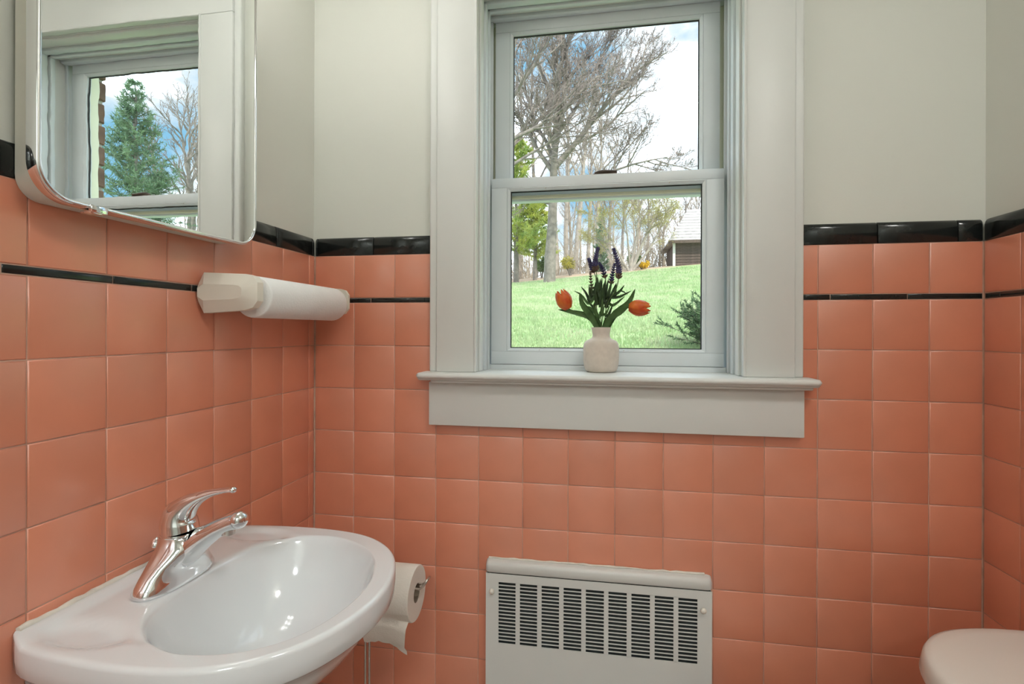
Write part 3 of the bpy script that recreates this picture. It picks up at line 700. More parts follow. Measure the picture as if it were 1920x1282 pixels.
ck.tube(pts, [0.0022 + crng.uniform(-0.0008, 0.0014) for _ in pts], 7); ck.build('caulk_bead', M['caulk'], he, 80)

# ------------------------------------------------------------------ toilet, tank against the right wall
TZ0 = 0.726
TCY = -0.425
to = thing('toilet', (1.30, TCY, 0.0035), 'white porcelain toilet with a bow-fronted tank against the right wall', 'toilet')
def tank_ring(a, b, z, n_=3.0, x0=1.508, N=40):
    out = []
    for k in range(N + 1):
        t = math.pi * (k / N) + math.pi / 2
        c, s_ = math.cos(t), math.sin(t)
        out.append((x0 + a * -abs(c) ** (2 / n_), TCY + b * math.copysign(abs(s_) ** (2 / n_), s_), z))
    return out
A, B = 0.272, 0.252
lid = MB(); lid.rings([tank_ring(A - 0.014, B - 0.014, TZ0 - 0.044), tank_ring(A - 0.003, B - 0.003, TZ0 - 0.040), tank_ring(A, B, TZ0 - 0.034), tank_ring(A - 0.004, B - 0.003, TZ0 - 0.012), tank_ring(A - 0.008, B - 0.007, TZ0 - 0.004), tank_ring(A - 0.016, B - 0.014, TZ0 - 0.0008), tank_ring(A - 0.03, B - 0.03, TZ0), tank_ring(A - 0.12, B - 0.12, TZ0 + 0.0005)])
lid.build('tank_lid', M['toilet'], to, 60)
tk = MB(); tk.rings([tank_ring(A - 0.055, B - 0.05, 0.37), tank_ring(A - 0.040, B - 0.04, 0.40), tank_ring(A - 0.022, B - 0.022, TZ0 - 0.044)]); tk.build('tank', M['toilet'], to, 60)
def egg(a, b, cx, z, N=40):
    out = []
    for k in range(N):
        t = 2 * math.pi * k / N; c, s_ = math.cos(t), math.sin(t)
        out.append((cx - a * c * (1.15 if c > 0 else 0.85), TCY + b * s_ * (1 - 0.12 * c), z))
    return out
bw = MB(); bw.rings([egg(0.17, 0.11, 1.20, 0.0035), egg(0.16, 0.10, 1.20, 0.05), egg(0.15, 0.10, 1.18, 0.16), egg(0.19, 0.15, 1.14, 0.28), egg(0.225, 0.18, 1.11, 0.36), egg(0.23, 0.185, 1.11, 0.395)]); bw.build('bowl', M['toilet'], to, 60)
MB().bbox((1.24, TCY - 0.11, 0.30), (1.42, TCY + 0.11, 0.385), 0.02, 3).build('bowl_neck', M['toilet'], to)
st = MB(); st.rings([egg(0.228, 0.187, 1.108, 0.396), egg(0.234, 0.192, 1.108, 0.404), egg(0.230, 0.188, 1.108, 0.412)]); st.build('seat', M['toilet'], to, 60)
sl = MB(); sl.rings([egg(0.226, 0.186, 1.108, 0.413), egg(0.234, 0.192, 1.108, 0.420), egg(0.226, 0.184, 1.108, 0.432), egg(0.16, 0.12, 1.108, 0.437)]); sl.build('seat_lid', M['toilet'], to, 60)

# ------------------------------------------------------------------ vase and flowers on the window stool
VX, VY = 0.7335, 0.058
va = thing('flower_vase', (VX, VY, ZST), 'small matte cream ceramic vase standing on the window stool', 'vase')
pf = [(0.030, 0.0), (0.034, 0.0008), (0.0385, 0.005), (0.0415, 0.014), (0.0432, 0.028), (0.0438, 0.045), (0.0436, 0.060), (0.0418, 0.070), (0.0370, 0.0765), (0.0290, 0.0800), (0.0232, 0.0830), (0.0212, 0.0880), (0.0212, 0.0950), (0.0225, 0.1030), (0.0243, 0.1085), (0.0240, 0.1098), (0.0222, 0.1096), (0.0200, 0.1030), (0.0188, 0.0950), (0.0190, 0.0860), (0.0180, 0.0400), (0.001, 0.0300)]
MB().lathe(pf, (VX, VY, ZST + 0.0003), 48).build('vessel', M['vase'], va, 60)
NECK = Vector((VX, VY, ZST + 0.09))

def leaf_mb(mb, pts, wid, normal=Vector((0, -1, 0)), fold=0.18, th=0.0005):
    """lance-shaped leaf along pts (list of Vectors), wid = maximum half width"""
    P_ = [Vector(p) for p in pts]; n = 10; Q = []
    for i in range(n + 1):
        t = i / n * (len(P_) - 1); k = min(int(t), len(P_) - 2); u = t - k
        p0, p1, p2, p3 = P_[max(k - 1, 0)], P_[k], P_[k + 1], P_[min(k + 2, len(P_) - 1)]
        Q.append(0.5 * ((2 * p1) + (p2 - p0) * u + (2 * p0 - 5 * p1 + 4 * p2 - p3) * u * u + (-p0 + 3 * p1 - 3 * p2 + p3) * u ** 3))
    vs_ = []; fs_ = []
    for i, q in enumerate(Q):
        t = i / n; tn = (Q[min(i + 1, n)] - Q[max(i - 1, 0)]).normalized(); sd = tn.cross(normal).normalized(); nn = sd.cross(tn)
        w = wid * max(0.03, (math.sin(math.pi * (0.12 + 0.88 * t) ** 0.85)) ** 0.8)
        for k in (0, 1):
            o_ = nn * (-th * k)
            vs_ += [q - sd * w + nn * w * fold + o_, q - sd * w * 0.5 + nn * w * fold * 0.3 + o_, q + o_, q + sd * w * 0.5 + nn * w * fold * 0.3 + o_, q + sd * w + nn * w * fold + o_]
    for i in range(n):
        for j in range(4):
            a_, b_ = i * 10 + j, (i + 1) * 10 + j
            fs_.append((a_, a_ + 1, b_ + 1, b_)); fs_.append((a_ + 5, b_ + 5, b_ + 6, a_ + 6))
        for j in (0, 4):
            a_, b_ = i * 10 + j, (i + 1) * 10 + j
            fs_.append((a_, b_, b_ + 5, a_ + 5))
    return mb.add(vs_, fs_)

def tulip(name, label, c_px, head_dir, bend_px, leaves, Y, seed):
    rg = random.Random(seed)
    c = at(*c_px, Y); t = thing(name, NECK, label, 'flower', 'flowers in the cream vase')
    hd_ = Vector(head_dir).normalized()
    base = c - hd_ * 0.025
    MB().tube([NECK + Vector((rg.uniform(-.008, .008), rg.uniform(-.006, .006), -0.02)), at(*bend_px[0], VY), at(*bend_px[1], (VY + Y) / 2), base], 0.0018, 8, sub=6).build('stem', M['stem'], t, 80)
    side = hd_.cross(Vector((0, 1, 0))).normalized(); up_ = side.cross(hd_)
    L = 0.050
    for k in range(6):
        a0 = 2 * math.pi * k / 6; outer_ = k % 2
        pm = MB(); nu, nv = 6, 8; vs_ = []
        rr = 0.0215 if outer_ else 0.0203
        for th in (0.0, 0.0006):
            for j in range(nv + 1):
                v = j / nv
                prof_ = math.sin(math.pi * (0.08 + 0.80 * v)) ** 0.62
                r_ = (rr - th) * prof_ * (1 - 0.10 * v)
                hw = 0.72 * (math.sin(math.pi * min(1, 0.15 + 0.80 * v)) ** 0.35) * (1 if v < 0.9 else 0.85)
                for i in range(nu + 1):
                    a = a0 + (i / nu - 0.5) * 2 * hw
                    lf = v * L * (1 + 0.05 * rg.uniform(-1, 1) * (1 if j == nv else 0)) - 0.002 * ((i / nu - .5) * 2) ** 2 * v * 3
                    vs_.append(base + hd_ * lf + side * (r_ * math.cos(a)) + up_ * (r_ * math.sin(a)))
        N_ = (nu + 1) * (nv + 1)
        fs_ = [(j * (nu + 1) + i, j * (nu + 1) + i + 1, (j + 1) * (nu + 1) + i + 1, (j + 1) * (nu + 1) + i) for j in range(nv) for i in range(nu)]
        fs_ += [tuple(N_ + q for q in reversed(f)) for f in fs_[:]]
        pm.add(vs_, fs_); pm.build('petal', M['tulip'], t, 80)
    for (path, w, Yo) in leaves:
        pts = [NECK + Vector((rg.uniform(-.006, .006), rg.uniform(-.006, .006), 0))] + [at(px, py, VY + Yo * (i + 1) / len(path)) for i, (px, py) in enumerate(path)]
        leaf_mb(MB(), pts, w).build('leaf', M['leaf'], t, 80)
    return t
tulip('tulip', 'orange tulip with an upright tilted head at the left of the vase', (1057, 562), (-0.42, -0.12, 0.86), [(1112, 605), (1085, 588)],
      [([(1108, 596), (1078, 586), (1046, 580)], 0.0075, -0.01), ([(1108, 592), (1092, 570), (1087, 548)], 0.0085, -0.02), ([(1118, 590), (1108, 578), (1099, 574)], 0.004, -0.01)], VY - 0.01, 1)
tulip('tulip', 'orange tulip lying sideways at the right of the vase', (1199, 577), (0.95, -0.15, -0.06), [(1140, 600), (1165, 582)],
      [([(1150, 592), (1178, 568), (1191, 541)], 0.0085, -0.015), ([(1143, 598), (1165, 584), (1180, 572)], 0.0075, -0.025), ([(1136, 600), (1150, 588), (1156, 578)], 0.004, 0.01)], VY - 0.012, 2)

def lavender(name, label, path, n_b, f0, leaves, Y, seed, lower=False, width=1.0):
    rg = random.Random(seed)
    t = thing(name, NECK, label, 'flower', 'flowers in the cream vase')
    P_ = [NECK + Vector((rg.uniform(-.010, .010), rg.uniform(-.008, .008), -0.02))] + [at(px, py, VY + (Y - VY) * (i + 1) / len(path)) for i, (px, py) in enumerate(path)]
    MB().tube(P_, 0.0011, 7, sub=6).build('stem', M['stem'], t, 80)
    def along(f):
        s_ = f * (len(P_) - 1); k = min(int(s_), len(P_) - 2); u = s_ - k
        p0, p1, p2, p3 = P_[max(k - 1, 0)], P_[k], P_[k + 1], P_[min(k + 2, len(P_) - 1)]
        return 0.5 * ((2 * p1) + (p2 - p0) * u + (2 * p0 - 5 * p1 + 4 * p2 - p3) * u * u + (-p0 + 3 * p1 - 3 * p2 + p3) * u ** 3)
    for i in range(n_b):
        f = f0 + (1 - f0) * i / (n_b - 1); c = along(f); up_ = (along(min(1, f + 0.03)) - along(max(0, f - 0.03))).normalized()
        q = i / (n_b - 1); rad = (0.0105 * (1 - 0.62 * q) + 0.0020) * width
        w = MB()
        for k in range(6):
            a = 2 * math.pi * (k / 6 + 0.12 * i)
            s1 = up_.cross(Vector((0, 1, 0.1))).normalized(); s2 = s1.cross(up_)
            o_ = s1 * math.cos(a) + s2 * math.sin(a); d = (o_ * 0.8 + up_ * 0.7).normalized()
            w.tube([c + o_ * 0.0006, c + d * rad * 0.55, c + d * rad], [0.0016 * width, 0.0030 * width * (1 - .45 * q), 0.0005], 6)
        w.build('blossom_whorl', M['lav_bud'] if (lower or q < 0.12) else M['lavender'], t, 80)
    for (pth, wd, Yo, dark) in leaves:
        pts = [along(pth[0])] + [at(px, py, VY + Yo * (k + 1) / (len(pth) - 1)) for k, (px, py) in enumerate(pth[1:])]
        leaf_mb(MB(), pts, wd).build('leaf', M['leaf_dark'] if dark else M['leaf'], t, 80)
    return t
G_ = VY
lavender('lavender_sprig', 'tall lavender sprig whose dark spike leans left above the vase', [(1118, 560), (1119, 520), (1116, 492), (1121, 466)], 13, 0.60,
         [((0.45, (1112, 552), (1108, 530)), 0.0034, -0.01, True), ((0.5, (1122, 545), (1126, 522)), 0.0045, -0.015, True), ((0.4, (1128, 560), (1132, 530)), 0.0045, -0.02, True), ((0.3, (1105, 570), (1090, 553), (1076, 545)), 0.0032, 0.0, False), ((0.35, (1108, 565), (1098, 548), (1089, 537)), 0.0036, 0.01, True), ((0.15, (1122, 595), (1112, 570)), 0.0045, -0.02, False), ((0.3, (1120, 572), (1116, 540)), 0.005, -0.01, True)], G_ - 0.012, 3)
lavender('lavender_sprig', 'lavender sprig with the leftmost dark spike above the vase', [(1116, 565), (1118, 525), (1110, 502), (1104, 486)], 9, 0.64,
         [((0.4, (1110, 560), (1106, 535)), 0.0036, 0.012, True), ((0.45, (1121, 560), (1119, 535)), 0.004, 0.008, True), ((0.25, (1110, 588), (1100, 575)), 0.003, 0.008, False)], G_ + 0.006, 4, width=0.9)
lavender('lavender_sprig', 'short lavender sprig between the two tall dark spikes', [(1127, 570), (1136, 535), (1131, 508), (1124, 494)], 8, 0.62,
         [((0.35, (1130, 560), (1136, 520)), 0.005, 0.015, True), ((0.4, (1138, 558), (1146, 528)), 0.0045, 0.01, True), ((0.3, (1127, 575), (1126, 545)), 0.006, -0.02, True), ((0.2, (1134, 590), (1144, 572)), 0.0035, -0.01, False), ((0.2, (1128, 590), (1130, 558)), 0.0055, -0.018, False), ((0.3, (1132, 565), (1141, 522)), 0.0055, 0.005, True), ((0.3, (1125, 560), (1129, 520)), 0.0055, 0.0, True)], G_ + 0.012, 5, width=0.85)
lavender('lavender_sprig', 'tall lavender sprig whose dark spike rises on the right above the vase', [(1137, 575), (1156, 540), (1160, 503), (1151, 468)], 14, 0.62,
         [((0.4, (1160, 548), (1171, 534)), 0.0034, -0.01, True), ((0.35, (1162, 556), (1184, 545)), 0.0034, -0.012, True), ((0.4, (1153, 552), (1156, 530)), 0.0034, 0.0, True), ((0.3, (1150, 572), (1172, 555)), 0.0036, 0.01, False), ((0.45, (1150, 545), (1155, 531)), 0.0028, 0.012, True), ((0.2, (1140, 592), (1150, 568)), 0.004, -0.015, True), ((0.38, (1150, 558), (1163, 545), (1178, 553)), 0.003, 0.0, True)], G_ - 0.008, 6)
lavender('lavender_sprig', 'shorter lavender sprig tucked beside the right-hand tall spike', [(1133, 575), (1143, 550), (1147, 522), (1152, 496)], 9, 0.66,
         [((0.4, (1140, 555), (1148, 525)), 0.0045, -0.012, True), ((0.3, (1138, 575), (1143, 545)), 0.0045, 0.01, True), ((0.35, (1133, 560), (1133, 530)), 0.005, 0.0, True), ((0.3, (1140, 568), (1152, 536)), 0.005, 0.004, True)], G_ + 0.004, 7, width=0.85)
lavender('lavender_sprig', 'budding sprig with brown lower buds, leftmost thin stalk above the vase', [(1116, 570), (1109, 535), (1107, 512)], 7, 0.58,
         [((0.45, (1107, 560), (1104, 533)), 0.0036, -0.005, True), ((0.35, (1112, 575), (1100, 560)), 0.0034, 0.006, True)], G_ + 0.0, 8, True, 0.7)

# ================================================================== OUTDOORS
import numpy as np
def ground_z(x, y):
    yy = y if y < 28 else 28 + (y - 28) * 0.12
    k = max(-12, min(22, x))
    return 0.25 + 0.15 * yy + 0.0026 * k * min(yy, 28) + 0.05 * noise.noise(Vector((x * 0.2, y * 0.2, 0)))
M['bark'] = mat('grey_bark', (0.24, 0.205, 0.175), 0.95, var=0.4, vscale=6, bump=0.3, bscale=30)
M['bark_pale'] = mat('pale_bark', (0.36, 0.31, 0.26), 0.95, var=0.35, vscale=5)
M['twig'] = mat('brown_twigs', (0.24, 0.195, 0.17), 0.9, var=0.3, vscale=2)
M['twig_pale'] = mat('tan_twigs', (0.38, 0.32, 0.25), 0.9, var=0.3, vscale=2)
M['bud'] = mat('spring_buds', (0.50, 0.46, 0.16), 0.7, var=0.35, vscale=3, trans=0.4)
M['pine'] = mat('sunlit_pine_needles', (0.62, 0.62, 0.14), 0.7, col2=(0.30, 0.42, 0.12), vscale=1.6, trans=0.35)
M['spruce'] = mat('spruce_needles', (0.20, 0.30, 0.16), 0.7, col2=(0.10, 0.18, 0.10), vscale=2.5, trans=0.25)
M['juniper'] = mat('juniper_needles', (0.12, 0.20, 0.09), 0.7, col2=(0.05, 0.10, 0.045), vscale=5, trans=0.2)
M['shrub'] = mat('green_shrub_leaf', (0.16, 0.25, 0.07), 0.6, var=0.45, vscale=3, trans=0.3)
M['yellow_leaf'] = mat('yellow_green_leaf', (0.50, 0.44, 0.06), 0.6, var=0.35, vscale=3, trans=0.35)
M['forsythia'] = mat('forsythia_blossom', (0.80, 0.52, 0.02), 0.6, var=0.25, vscale=4, trans=0.3)
M['shingle_wall'] = mat('brown_wood_shingle', (0.115, 0.080, 0.065), 0.9, var=0.35, vscale=9, rand=0.15)
M['roof'] = mat('grey_roof_shingle', (0.46, 0.43, 0.42), 0.95, var=0.3, vscale=6, rand=0.12)
M['shed_trim'] = mat('weathered_white_trim', (0.66, 0.64, 0.60), 0.7, var=0.1)
M['blade'] = mat('grass_blade', (0.28, 0.40, 0.17), 0.6, col2=(0.45, 0.48, 0.30), vscale=1.3, trans=0.3)
lawn = bpy.data.materials.new('lawn_soil_and_grass'); lawn.use_nodes = True
ln = lawn.node_tree; lb = ln.nodes['Principled BSDF']; lb.inputs['Roughness'].default_value = 0.95; lb.inputs['Specular IOR Level'].default_value = 0.1
ltc = ln.nodes.new('ShaderNodeTexCoord'); n1 = ln.nodes.new('ShaderNodeTexNoise'); n1.inputs['Scale'].default_value = 0.9; n1.inputs['Detail'].default_value = 8; n1.inputs['Roughness'].default_value = 0.75
n2 = ln.nodes.new('ShaderNodeTexNoise'); n2.inputs['Scale'].default_value = 0.35; n2.inputs['Detail'].default_value = 5
cr = ln.nodes.new('ShaderNodeValToRGB'); cr.color_ramp.elements[0].position = 0.33; cr.color_ramp.elements[0].color = (0.19, 0.31, 0.12, 1)
cr.color_ramp.elements[1].position = 0.68; cr.color_ramp.elements[1].color = (0.46, 0.49, 0.29, 1); e = cr.color_ramp.elements.new(0.5); e.color = (0.27, 0.39, 0.17, 1)
sx = ln.nodes.new('ShaderNodeSeparateXYZ'); ad = ln.nodes.new('ShaderNodeMath'); ad.operation = 'MULTIPLY_ADD'; ad.inputs[1].default_value = 5.0
mr = ln.nodes.new('ShaderNodeMapRange'); mr.inputs['From Min'].default_value = 27.2; mr.inputs['From Max'].default_value = 28.4
slx = ln.nodes.new('ShaderNodeMath'); slx.operation = 'MULTIPLY_ADD'; slx.inputs[1].default_value = -0.30
mx = ln.nodes.new('ShaderNodeMix'); mx.data_type = 'RGBA'; mx.inputs['B'].default_value = (0.42, 0.31, 0.22, 1)
ln.links.new(ltc.outputs['Object'], n1.inputs['Vector']); ln.links.new(ltc.outputs['Object'], n2.inputs['Vector']); ln.links.new(ltc.outputs['Object'], sx.inputs[0])
ln.links.new(n1.outputs['Fac'], cr.inputs['Fac']); ln.links.new(cr.outputs[0], mx.inputs['A'])
ln.links.new(n2.outputs['Fac'], ad.inputs[0]); ln.links.new(sx.outputs['X'], slx.inputs[0]); ln.links.new(sx.outputs['Y'], slx.inputs[2]); ln.links.new(slx.outputs[0], ad.inputs[2]); ln.links.new(ad.outputs[0], mr.inputs['Value']); ln.links.new(mr.outputs[0], mx.inputs['Factor'])
ln.links.new(mx.outputs['Result'], lb.inputs['Base Color'])
xs = [-60, -45, -35] + [-28 + 1.0 * i for i in range(70)] + [50, 70, 95]; ys = [0.31] + [1 + 0.75 * i for i in range(50)] + [42, 48, 56, 68, 85]
gv = [(x, y, ground_z(x, y)) for y in ys for x in xs]; nxx = len(xs)
gf = [(j * nxx + i, j * nxx + i + 1, (j + 1) * nxx + i + 1, (j + 1) * nxx + i) for j in range(len(ys) - 1) for i in range(nxx - 1)]
gr = MB().add(gv, gf).build('ground', lawn, None, 180); tag(gr, kind='structure')
# grass blades on the part of the lawn in view
grng = np.random.default_rng(7); NB = 70000
gy = 3.5 + 25 * grng.random(NB) ** 1.6; gx = 0.73 + (gy + 1.24) * (-0.24 + 0.50 * grng.random(NB))
vv = []; ff = []
for i in range(NB):
    x, y = float(gx[i]), float(gy[i])
    if y > 24.0 + 0.3 * x: continue
    z = ground_z(x, y); a, l, h, t1, t2 = grng.random(5)
    hh = (0.03 + 0.035 * h) * (1 + y * 0.02); ww = 0.005 * (1 + y * 0.08); c, s_ = math.cos(a * 6.28) * ww, math.sin(a * 6.28) * ww
    n = len(vv); vv += [(x - c, y - s_, z), (x + c, y + s_, z), (x + (t1 - .5) * 0.05, y + (t2 - .5) * 0.05, z + hh)]; ff.append((n, n + 1, n + 2))
gb = MB(); gb.v = vv; gb.f = ff
tag(gb.build('grass', M['blade'], None, 0), 'bright green mown lawn grass rising uphill outside the window', 'grass', kind='stuff')

# ---- plant builders
def rvec(rg): return Vector((rg.gauss(0, 1), rg.gauss(0, 1), rg.gauss(0, 1))).normalized()
def chain(mb, pts, r0, r1, n):
    k = len(pts) - 1
    mb.tube(pts, [r0 + (r1 - r0) * i / k for i in range(k + 1)], n, cap=False)
def branch_pts(rg, p, d, L, n, wob, up):
    pts = [p.copy()]; d = d.normalized()
    for i in range(n):
        d = (d + rvec(rg) * wob + Vector((0, 0, up))).normalized(); p = p + d * (L / n); pts.append(p.copy())
    return pts, d
def sample(pts, f):
    s_ = f * (len(pts) - 1); k = min(int(s_), len(pts) - 2); return pts[k].lerp(pts[k + 1], s_ - k), (pts[k + 1] - pts[k]).normalized()
def bare_tree(name, label, x, y, h, r0, seed, counts=(9, 7, 6, 4), ratio=0.55, spread=0.75, lean=(0, 0), bark='bark', twig='twig', first=0.30, limb_list=None, up=0.06, rmin=0.009, tips=None, group='trees beyond the lawn', multi=None):
    rg = random.Random(seed); z = ground_z(x, y) - 0.1; base = Vector((x, y, z))
    t = thing(name, base, label, 'tree', group)
    fine = MB(); mid = MB()
    tipl = []
    def rec(pts, L, r, lev):
        if lev >= len(counts): return
        for i in range(counts[lev]):
            f = 0.22 + 0.78 * (i + rg.random()) / counts[lev]
            q, d = sample(pts, min(f, 0.98)); s_ = d.cross(rvec(rg))
            if s_.length < 1e-3: continue
            s_.normalize(); a = spread * rg.uniform(0.65, 1.25)
            nd = d * math.cos(a) + s_ * math.sin(a); l = L * ratio * rg.uniform(0.6, 1.15) * (1.15 - 0.45 * f)
            rr = max(rmin, r * 0.5 * (1.1 - 0.5 * f)); n = 4 if lev < 2 else 3
            p2, _ = branch_pts(rg, q, nd, l, n, 0.20, up)
            chain(mid if lev == 0 else fine, p2, rr, max(rmin * 0.6, rr * 0.3), 5 if lev == 0 else 3)
            if lev >= len(counts) - 2: tipl.extend(p2[1:])
            rec(p2, l, rr, lev + 1)
    stems = multi or [(Vector((lean[0], lean[1], 1)), h, r0)]
    for k, (d, hh, rr) in enumerate(stems):
        nseg = 8
        pts, _ = branch_pts(rg, base + Vector((rg.uniform(-.1, .1), rg.uniform(-.1, .1), 0)) * (1 if multi else 0), d, hh, nseg, 0.055, 0.02)
        m_ = MB(); chain(m_, pts, rr, rr * 0.16, 9); m_.build('trunk', M[bark], t, 80)
        if limb_list:
            for (f, dv, l, lr) in limb_list:
                q, _ = sample(pts, f); p2, _ = branch_pts(rg, q, Vector(dv), l, 7, 0.13, 0.035)
                m_ = MB(); chain(m_, p2, lr, lr * 0.2, 7); m_.build('limb', M[bark], t, 80)
                rec(p2, l, lr, 0)
        top = pts[int(nseg * first):]
        rec(top, hh * 0.75, rr * 0.8, 0)
    o = mid.build('branches', M[bark], t, 80); o['kind'] = 'stuff'
    o = fine.build('twigs', M[twig], t, 0); o['kind'] = 'stuff'
    if tips:
        mname, cnt, sz = tips; lv, lf = [], []
        for i in range(cnt):
            p = rg.choice(tipl) + rvec(rg) * rg.uniform(0, 0.18); a, b_ = rvec(rg) * sz, rvec(rg) * sz
            n = len(lv); lv += [p - a, p + a, p + b_]; lf.append((n, n + 1, n + 2))
        o = MB().add(lv, lf).build('buds', M[mname], t, 0); o['kind'] = 'stuff'
    return t
def needles(lv, lf, rg, pts, cnt, ln_, w, fwd=0.6):
    for i in range(cnt):
        q, d = sample(pts, rg.random() ** 0.8); o_ = (rvec(rg) + d * fwd).normalized() * ln_ * rg.uniform(0.6, 1.2); s_ = o_.cross(rvec(rg)).normalized() * w
        n = len(lv); lv += [q - s_, q + s_, q + o_]; lf.append((n, n + 1, n + 2))
def conifer(name, label, x, y, h, rad, seed, mname, whorls=26, per=7, cnt=55, ln_=0.16, w=0.018, start=0.05, rise=0.25, shape=1.0, group='trees beyond the lawn', tipbare=0.0):
    rg = random.Random(seed); base = Vector((x, y, ground_z(x, y) - 0.1)); t = thing(name, base, label, 'tree', group)
    pts, _ = branch_pts(rg, base, Vector((0, 0, 1)), h, 8, 0.02, 0.05)
    m_ = MB(); chain(m_, pts, h * 0.018 + 0.02, 0.012, 8); m_.build('trunk', M['bark'], t, 80)
    bm_ = MB(); lv, lf = [], []
    for i in range(whorls):
        f = start + (1 - start) * (i + rg.random() * 0.6) / whorls; q, _ = sample(pts, min(f, 0.995))
        L = rad * ((1 - f) ** shape) * rg.uniform(0.8, 1.15) + 0.10
        for k in range(per):
            a = rg.uniform(0, 6.28); l = L * rg.uniform(0.65, 1.1); d = Vector((math.cos(a), math.sin(a), rise * rg.uniform(0.3, 1.4)))
            p2, _ = branch_pts(rg, q, d, l, 4, 0.10, 0.06)
            chain(bm_, p2, 0.012, 0.004, 3)
            nn = int(cnt * (0.35 + l / max(rad, 0.1)))
            needles(lv, lf, rg, p2, nn if f < 1 - tipbare else nn // 4, ln_, w)
            for _ in range(3):
                qq, dd = sample(p2, rg.uniform(0.3, 0.9)); p3, _ = branch_pts(rg, qq, dd + rvec(rg) * 0.8, l * 0.35, 3, 0.1, 0.05)
                needles(lv, lf, rg, p3, nn // 3, ln_, w)
    o = bm_.build('branches', M['bark'], t, 0); o['kind'] = 'stuff'
    o = MB().add(lv, lf).build('needles', M[mname], t, 0); o['kind'] = 'stuff'
    return t
def shrub(name, label, x, y, rx, h, seed, mname, cnt=2600, sz=0.07, stems=9, lift=0.0, cat='shrub'):
    rg = random.Random(seed); base = Vector((x, y, ground_z(x, y) - 0.03)); t = thing(name, base, label, cat, 'shrubs along the lawn edge')
    m_ = MB(); tips_ = []
    for k in range(stems):
        a = rg.uniform(0, 6.28); rr = rx * rg.uniform(0.2, 0.85); top = base + Vector((math.cos(a) * rr, math.sin(a) * rr, h * rg.uniform(0.6, 0.98)))
        root = base + Vector((math.cos(a) * rx * 0.08, math.sin(a) * rx * 0.08, 0)); midp = root.lerp(top, 0.5) + Vector((0, 0, h * 0.08))
        chain(m_, [root, midp, top], 0.022, 0.006, 4); tips_ += [midp, top, midp.lerp(top, 0.5)]
    o = m_.build('stems', M['bark'], t, 0); o['kind'] = 'stuff'
    lv, lf = [], []
    for i in range(cnt):
        c = rg.choice(tips_) + rvec(rg) * rg.uniform(0, 0.34) * min(rx, h)
        if c.z < base.z + h * lift: c.z = base.z + h * lift + rg.random() * 0.2
        a, b_ = rvec(rg) * sz, rvec(rg) * sz; n = len(lv); lv += [c - a, c + b_ * 0.5, c + a, c - b_ * 0.5]; lf.append((n, n + 1, n + 2, n + 3))
    o = MB().add(lv, lf).build('foliage', M[mname], t, 0); o['kind'] = 'stuff'
    return t
def X(px, Y): return at(px, 500, Y).x

# ---- trees seen straight through the window
bare_tree('bare_tree', 'large leafless tree with a thick forked trunk, its limbs reaching right across the upper pane', X(1030, 21), 21, 9.5, 0.27, 21,
          counts=(10, 8, 7, 5), ratio=0.52, spread=0.62, lean=(0.06, 0), bark='bark', first=0.45, rmin=0.0085,
          limb_list=[(0.52, (0.78, -0.2, 0.75), 5.6, 0.15), (0.60, (0.25, 0.1, 1), 5.2, 0.14), (0.50, (-0.75, 0.2, 0.9), 4.4, 0.11), (0.42, (0.95, 0.1, 0.28), 5.0, 0.09), (0.66, (0.6, 0.3, 0.9), 4.6, 0.10), (0.36, (-0.9, -0.1, 0.30), 3.0, 0.06)])
bare_tree('bare_tree', 'leafless tree whose long limb crosses the upper left corner of the window', X(915, 18), 18, 9.0, 0.2, 22, counts=(9, 7, 6, 4), spread=0.65, first=0.4,
          limb_list=[(0.62, (1.0, 0.1, 0.30), 4.6, 0.09), (0.5, (0.9, 0.2, 0.35), 4.2, 0.07), (0.72, (0.7, -0.2, 0.9), 4.0, 0.09)])
bg = [(972, 31, 14, 0.20, 'bark'), (1003, 34, 15, 0.2, 'bark'), (1043, 32, 14, 0.22, 'bark_pale'), (1060, 35, 15, 0.2, 'bark_pale'), (1078, 33, 13, 0.20, 'bark_pale'), (1100, 36, 12.5, 0.17, 'bark_pale'),
      (1122, 34, 11, 0.16, 'bark_pale'), (1145, 37, 11, 0.17, 'bark'), (1168, 39, 10, 0.14, 'bark'), (1212, 36, 7.5, 0.12, 'bark'), (1243, 38, 7.0, 0.12, 'bark'), (1275, 42, 7.5, 0.13, 'bark'), (1305, 45, 8.0, 0.13, 'bark'), (1335, 43, 8, 0.13, 'bark')]
for k, (px, Y, h, r0, bk) in enumerate(bg):
    lbl = ['leftmost', 'second', 'third', 'fourth', 'fifth', 'sixth', 'seventh', 'eighth', 'ninth', 'tenth', 'eleventh', 'twelfth', 'thirteenth', 'rightmost'][k] + ' tall thin leafless tree counted from the left in the woods beyond the lawn'
    bare_tree('woodland_tree', lbl, X(px, Y), Y, h, r0, 40 + k, counts=(13, 6, 5), ratio=0.36, spread=0.6, bark=bk, twig='twig' if k % 2 else 'twig_pale', first=0.3, rmin=0.012, group='woods behind the lawn')
sp_ = [(Vector((-0.55, 0.1, 1)), 3.6, 0.07), (Vector((0.10, 0.3, 1)), 4.2, 0.10), (Vector((0.45, -0.1, 1)), 4.3, 0.11), (Vector((0.9, 0.1, 0.9)), 3.8, 0.08), (Vector((-0.15, -0.3, 1)), 3.9, 0.07), (Vector((-0.9, 0.2, 0.8)), 3.2, 0.05)]
bare_tree('budding_tree', 'spreading multi-stemmed tree with pale yellow-green spring buds near the shed', X(1183, 26), 26, 4.2, 0.1, 90, counts=(8, 7, 5), ratio=0.5, spread=0.8, bark='bark_pale', twig='twig_pale', first=0.25, rmin=0.006, multi=sp_, tips=('bud', 15000, 0.036))
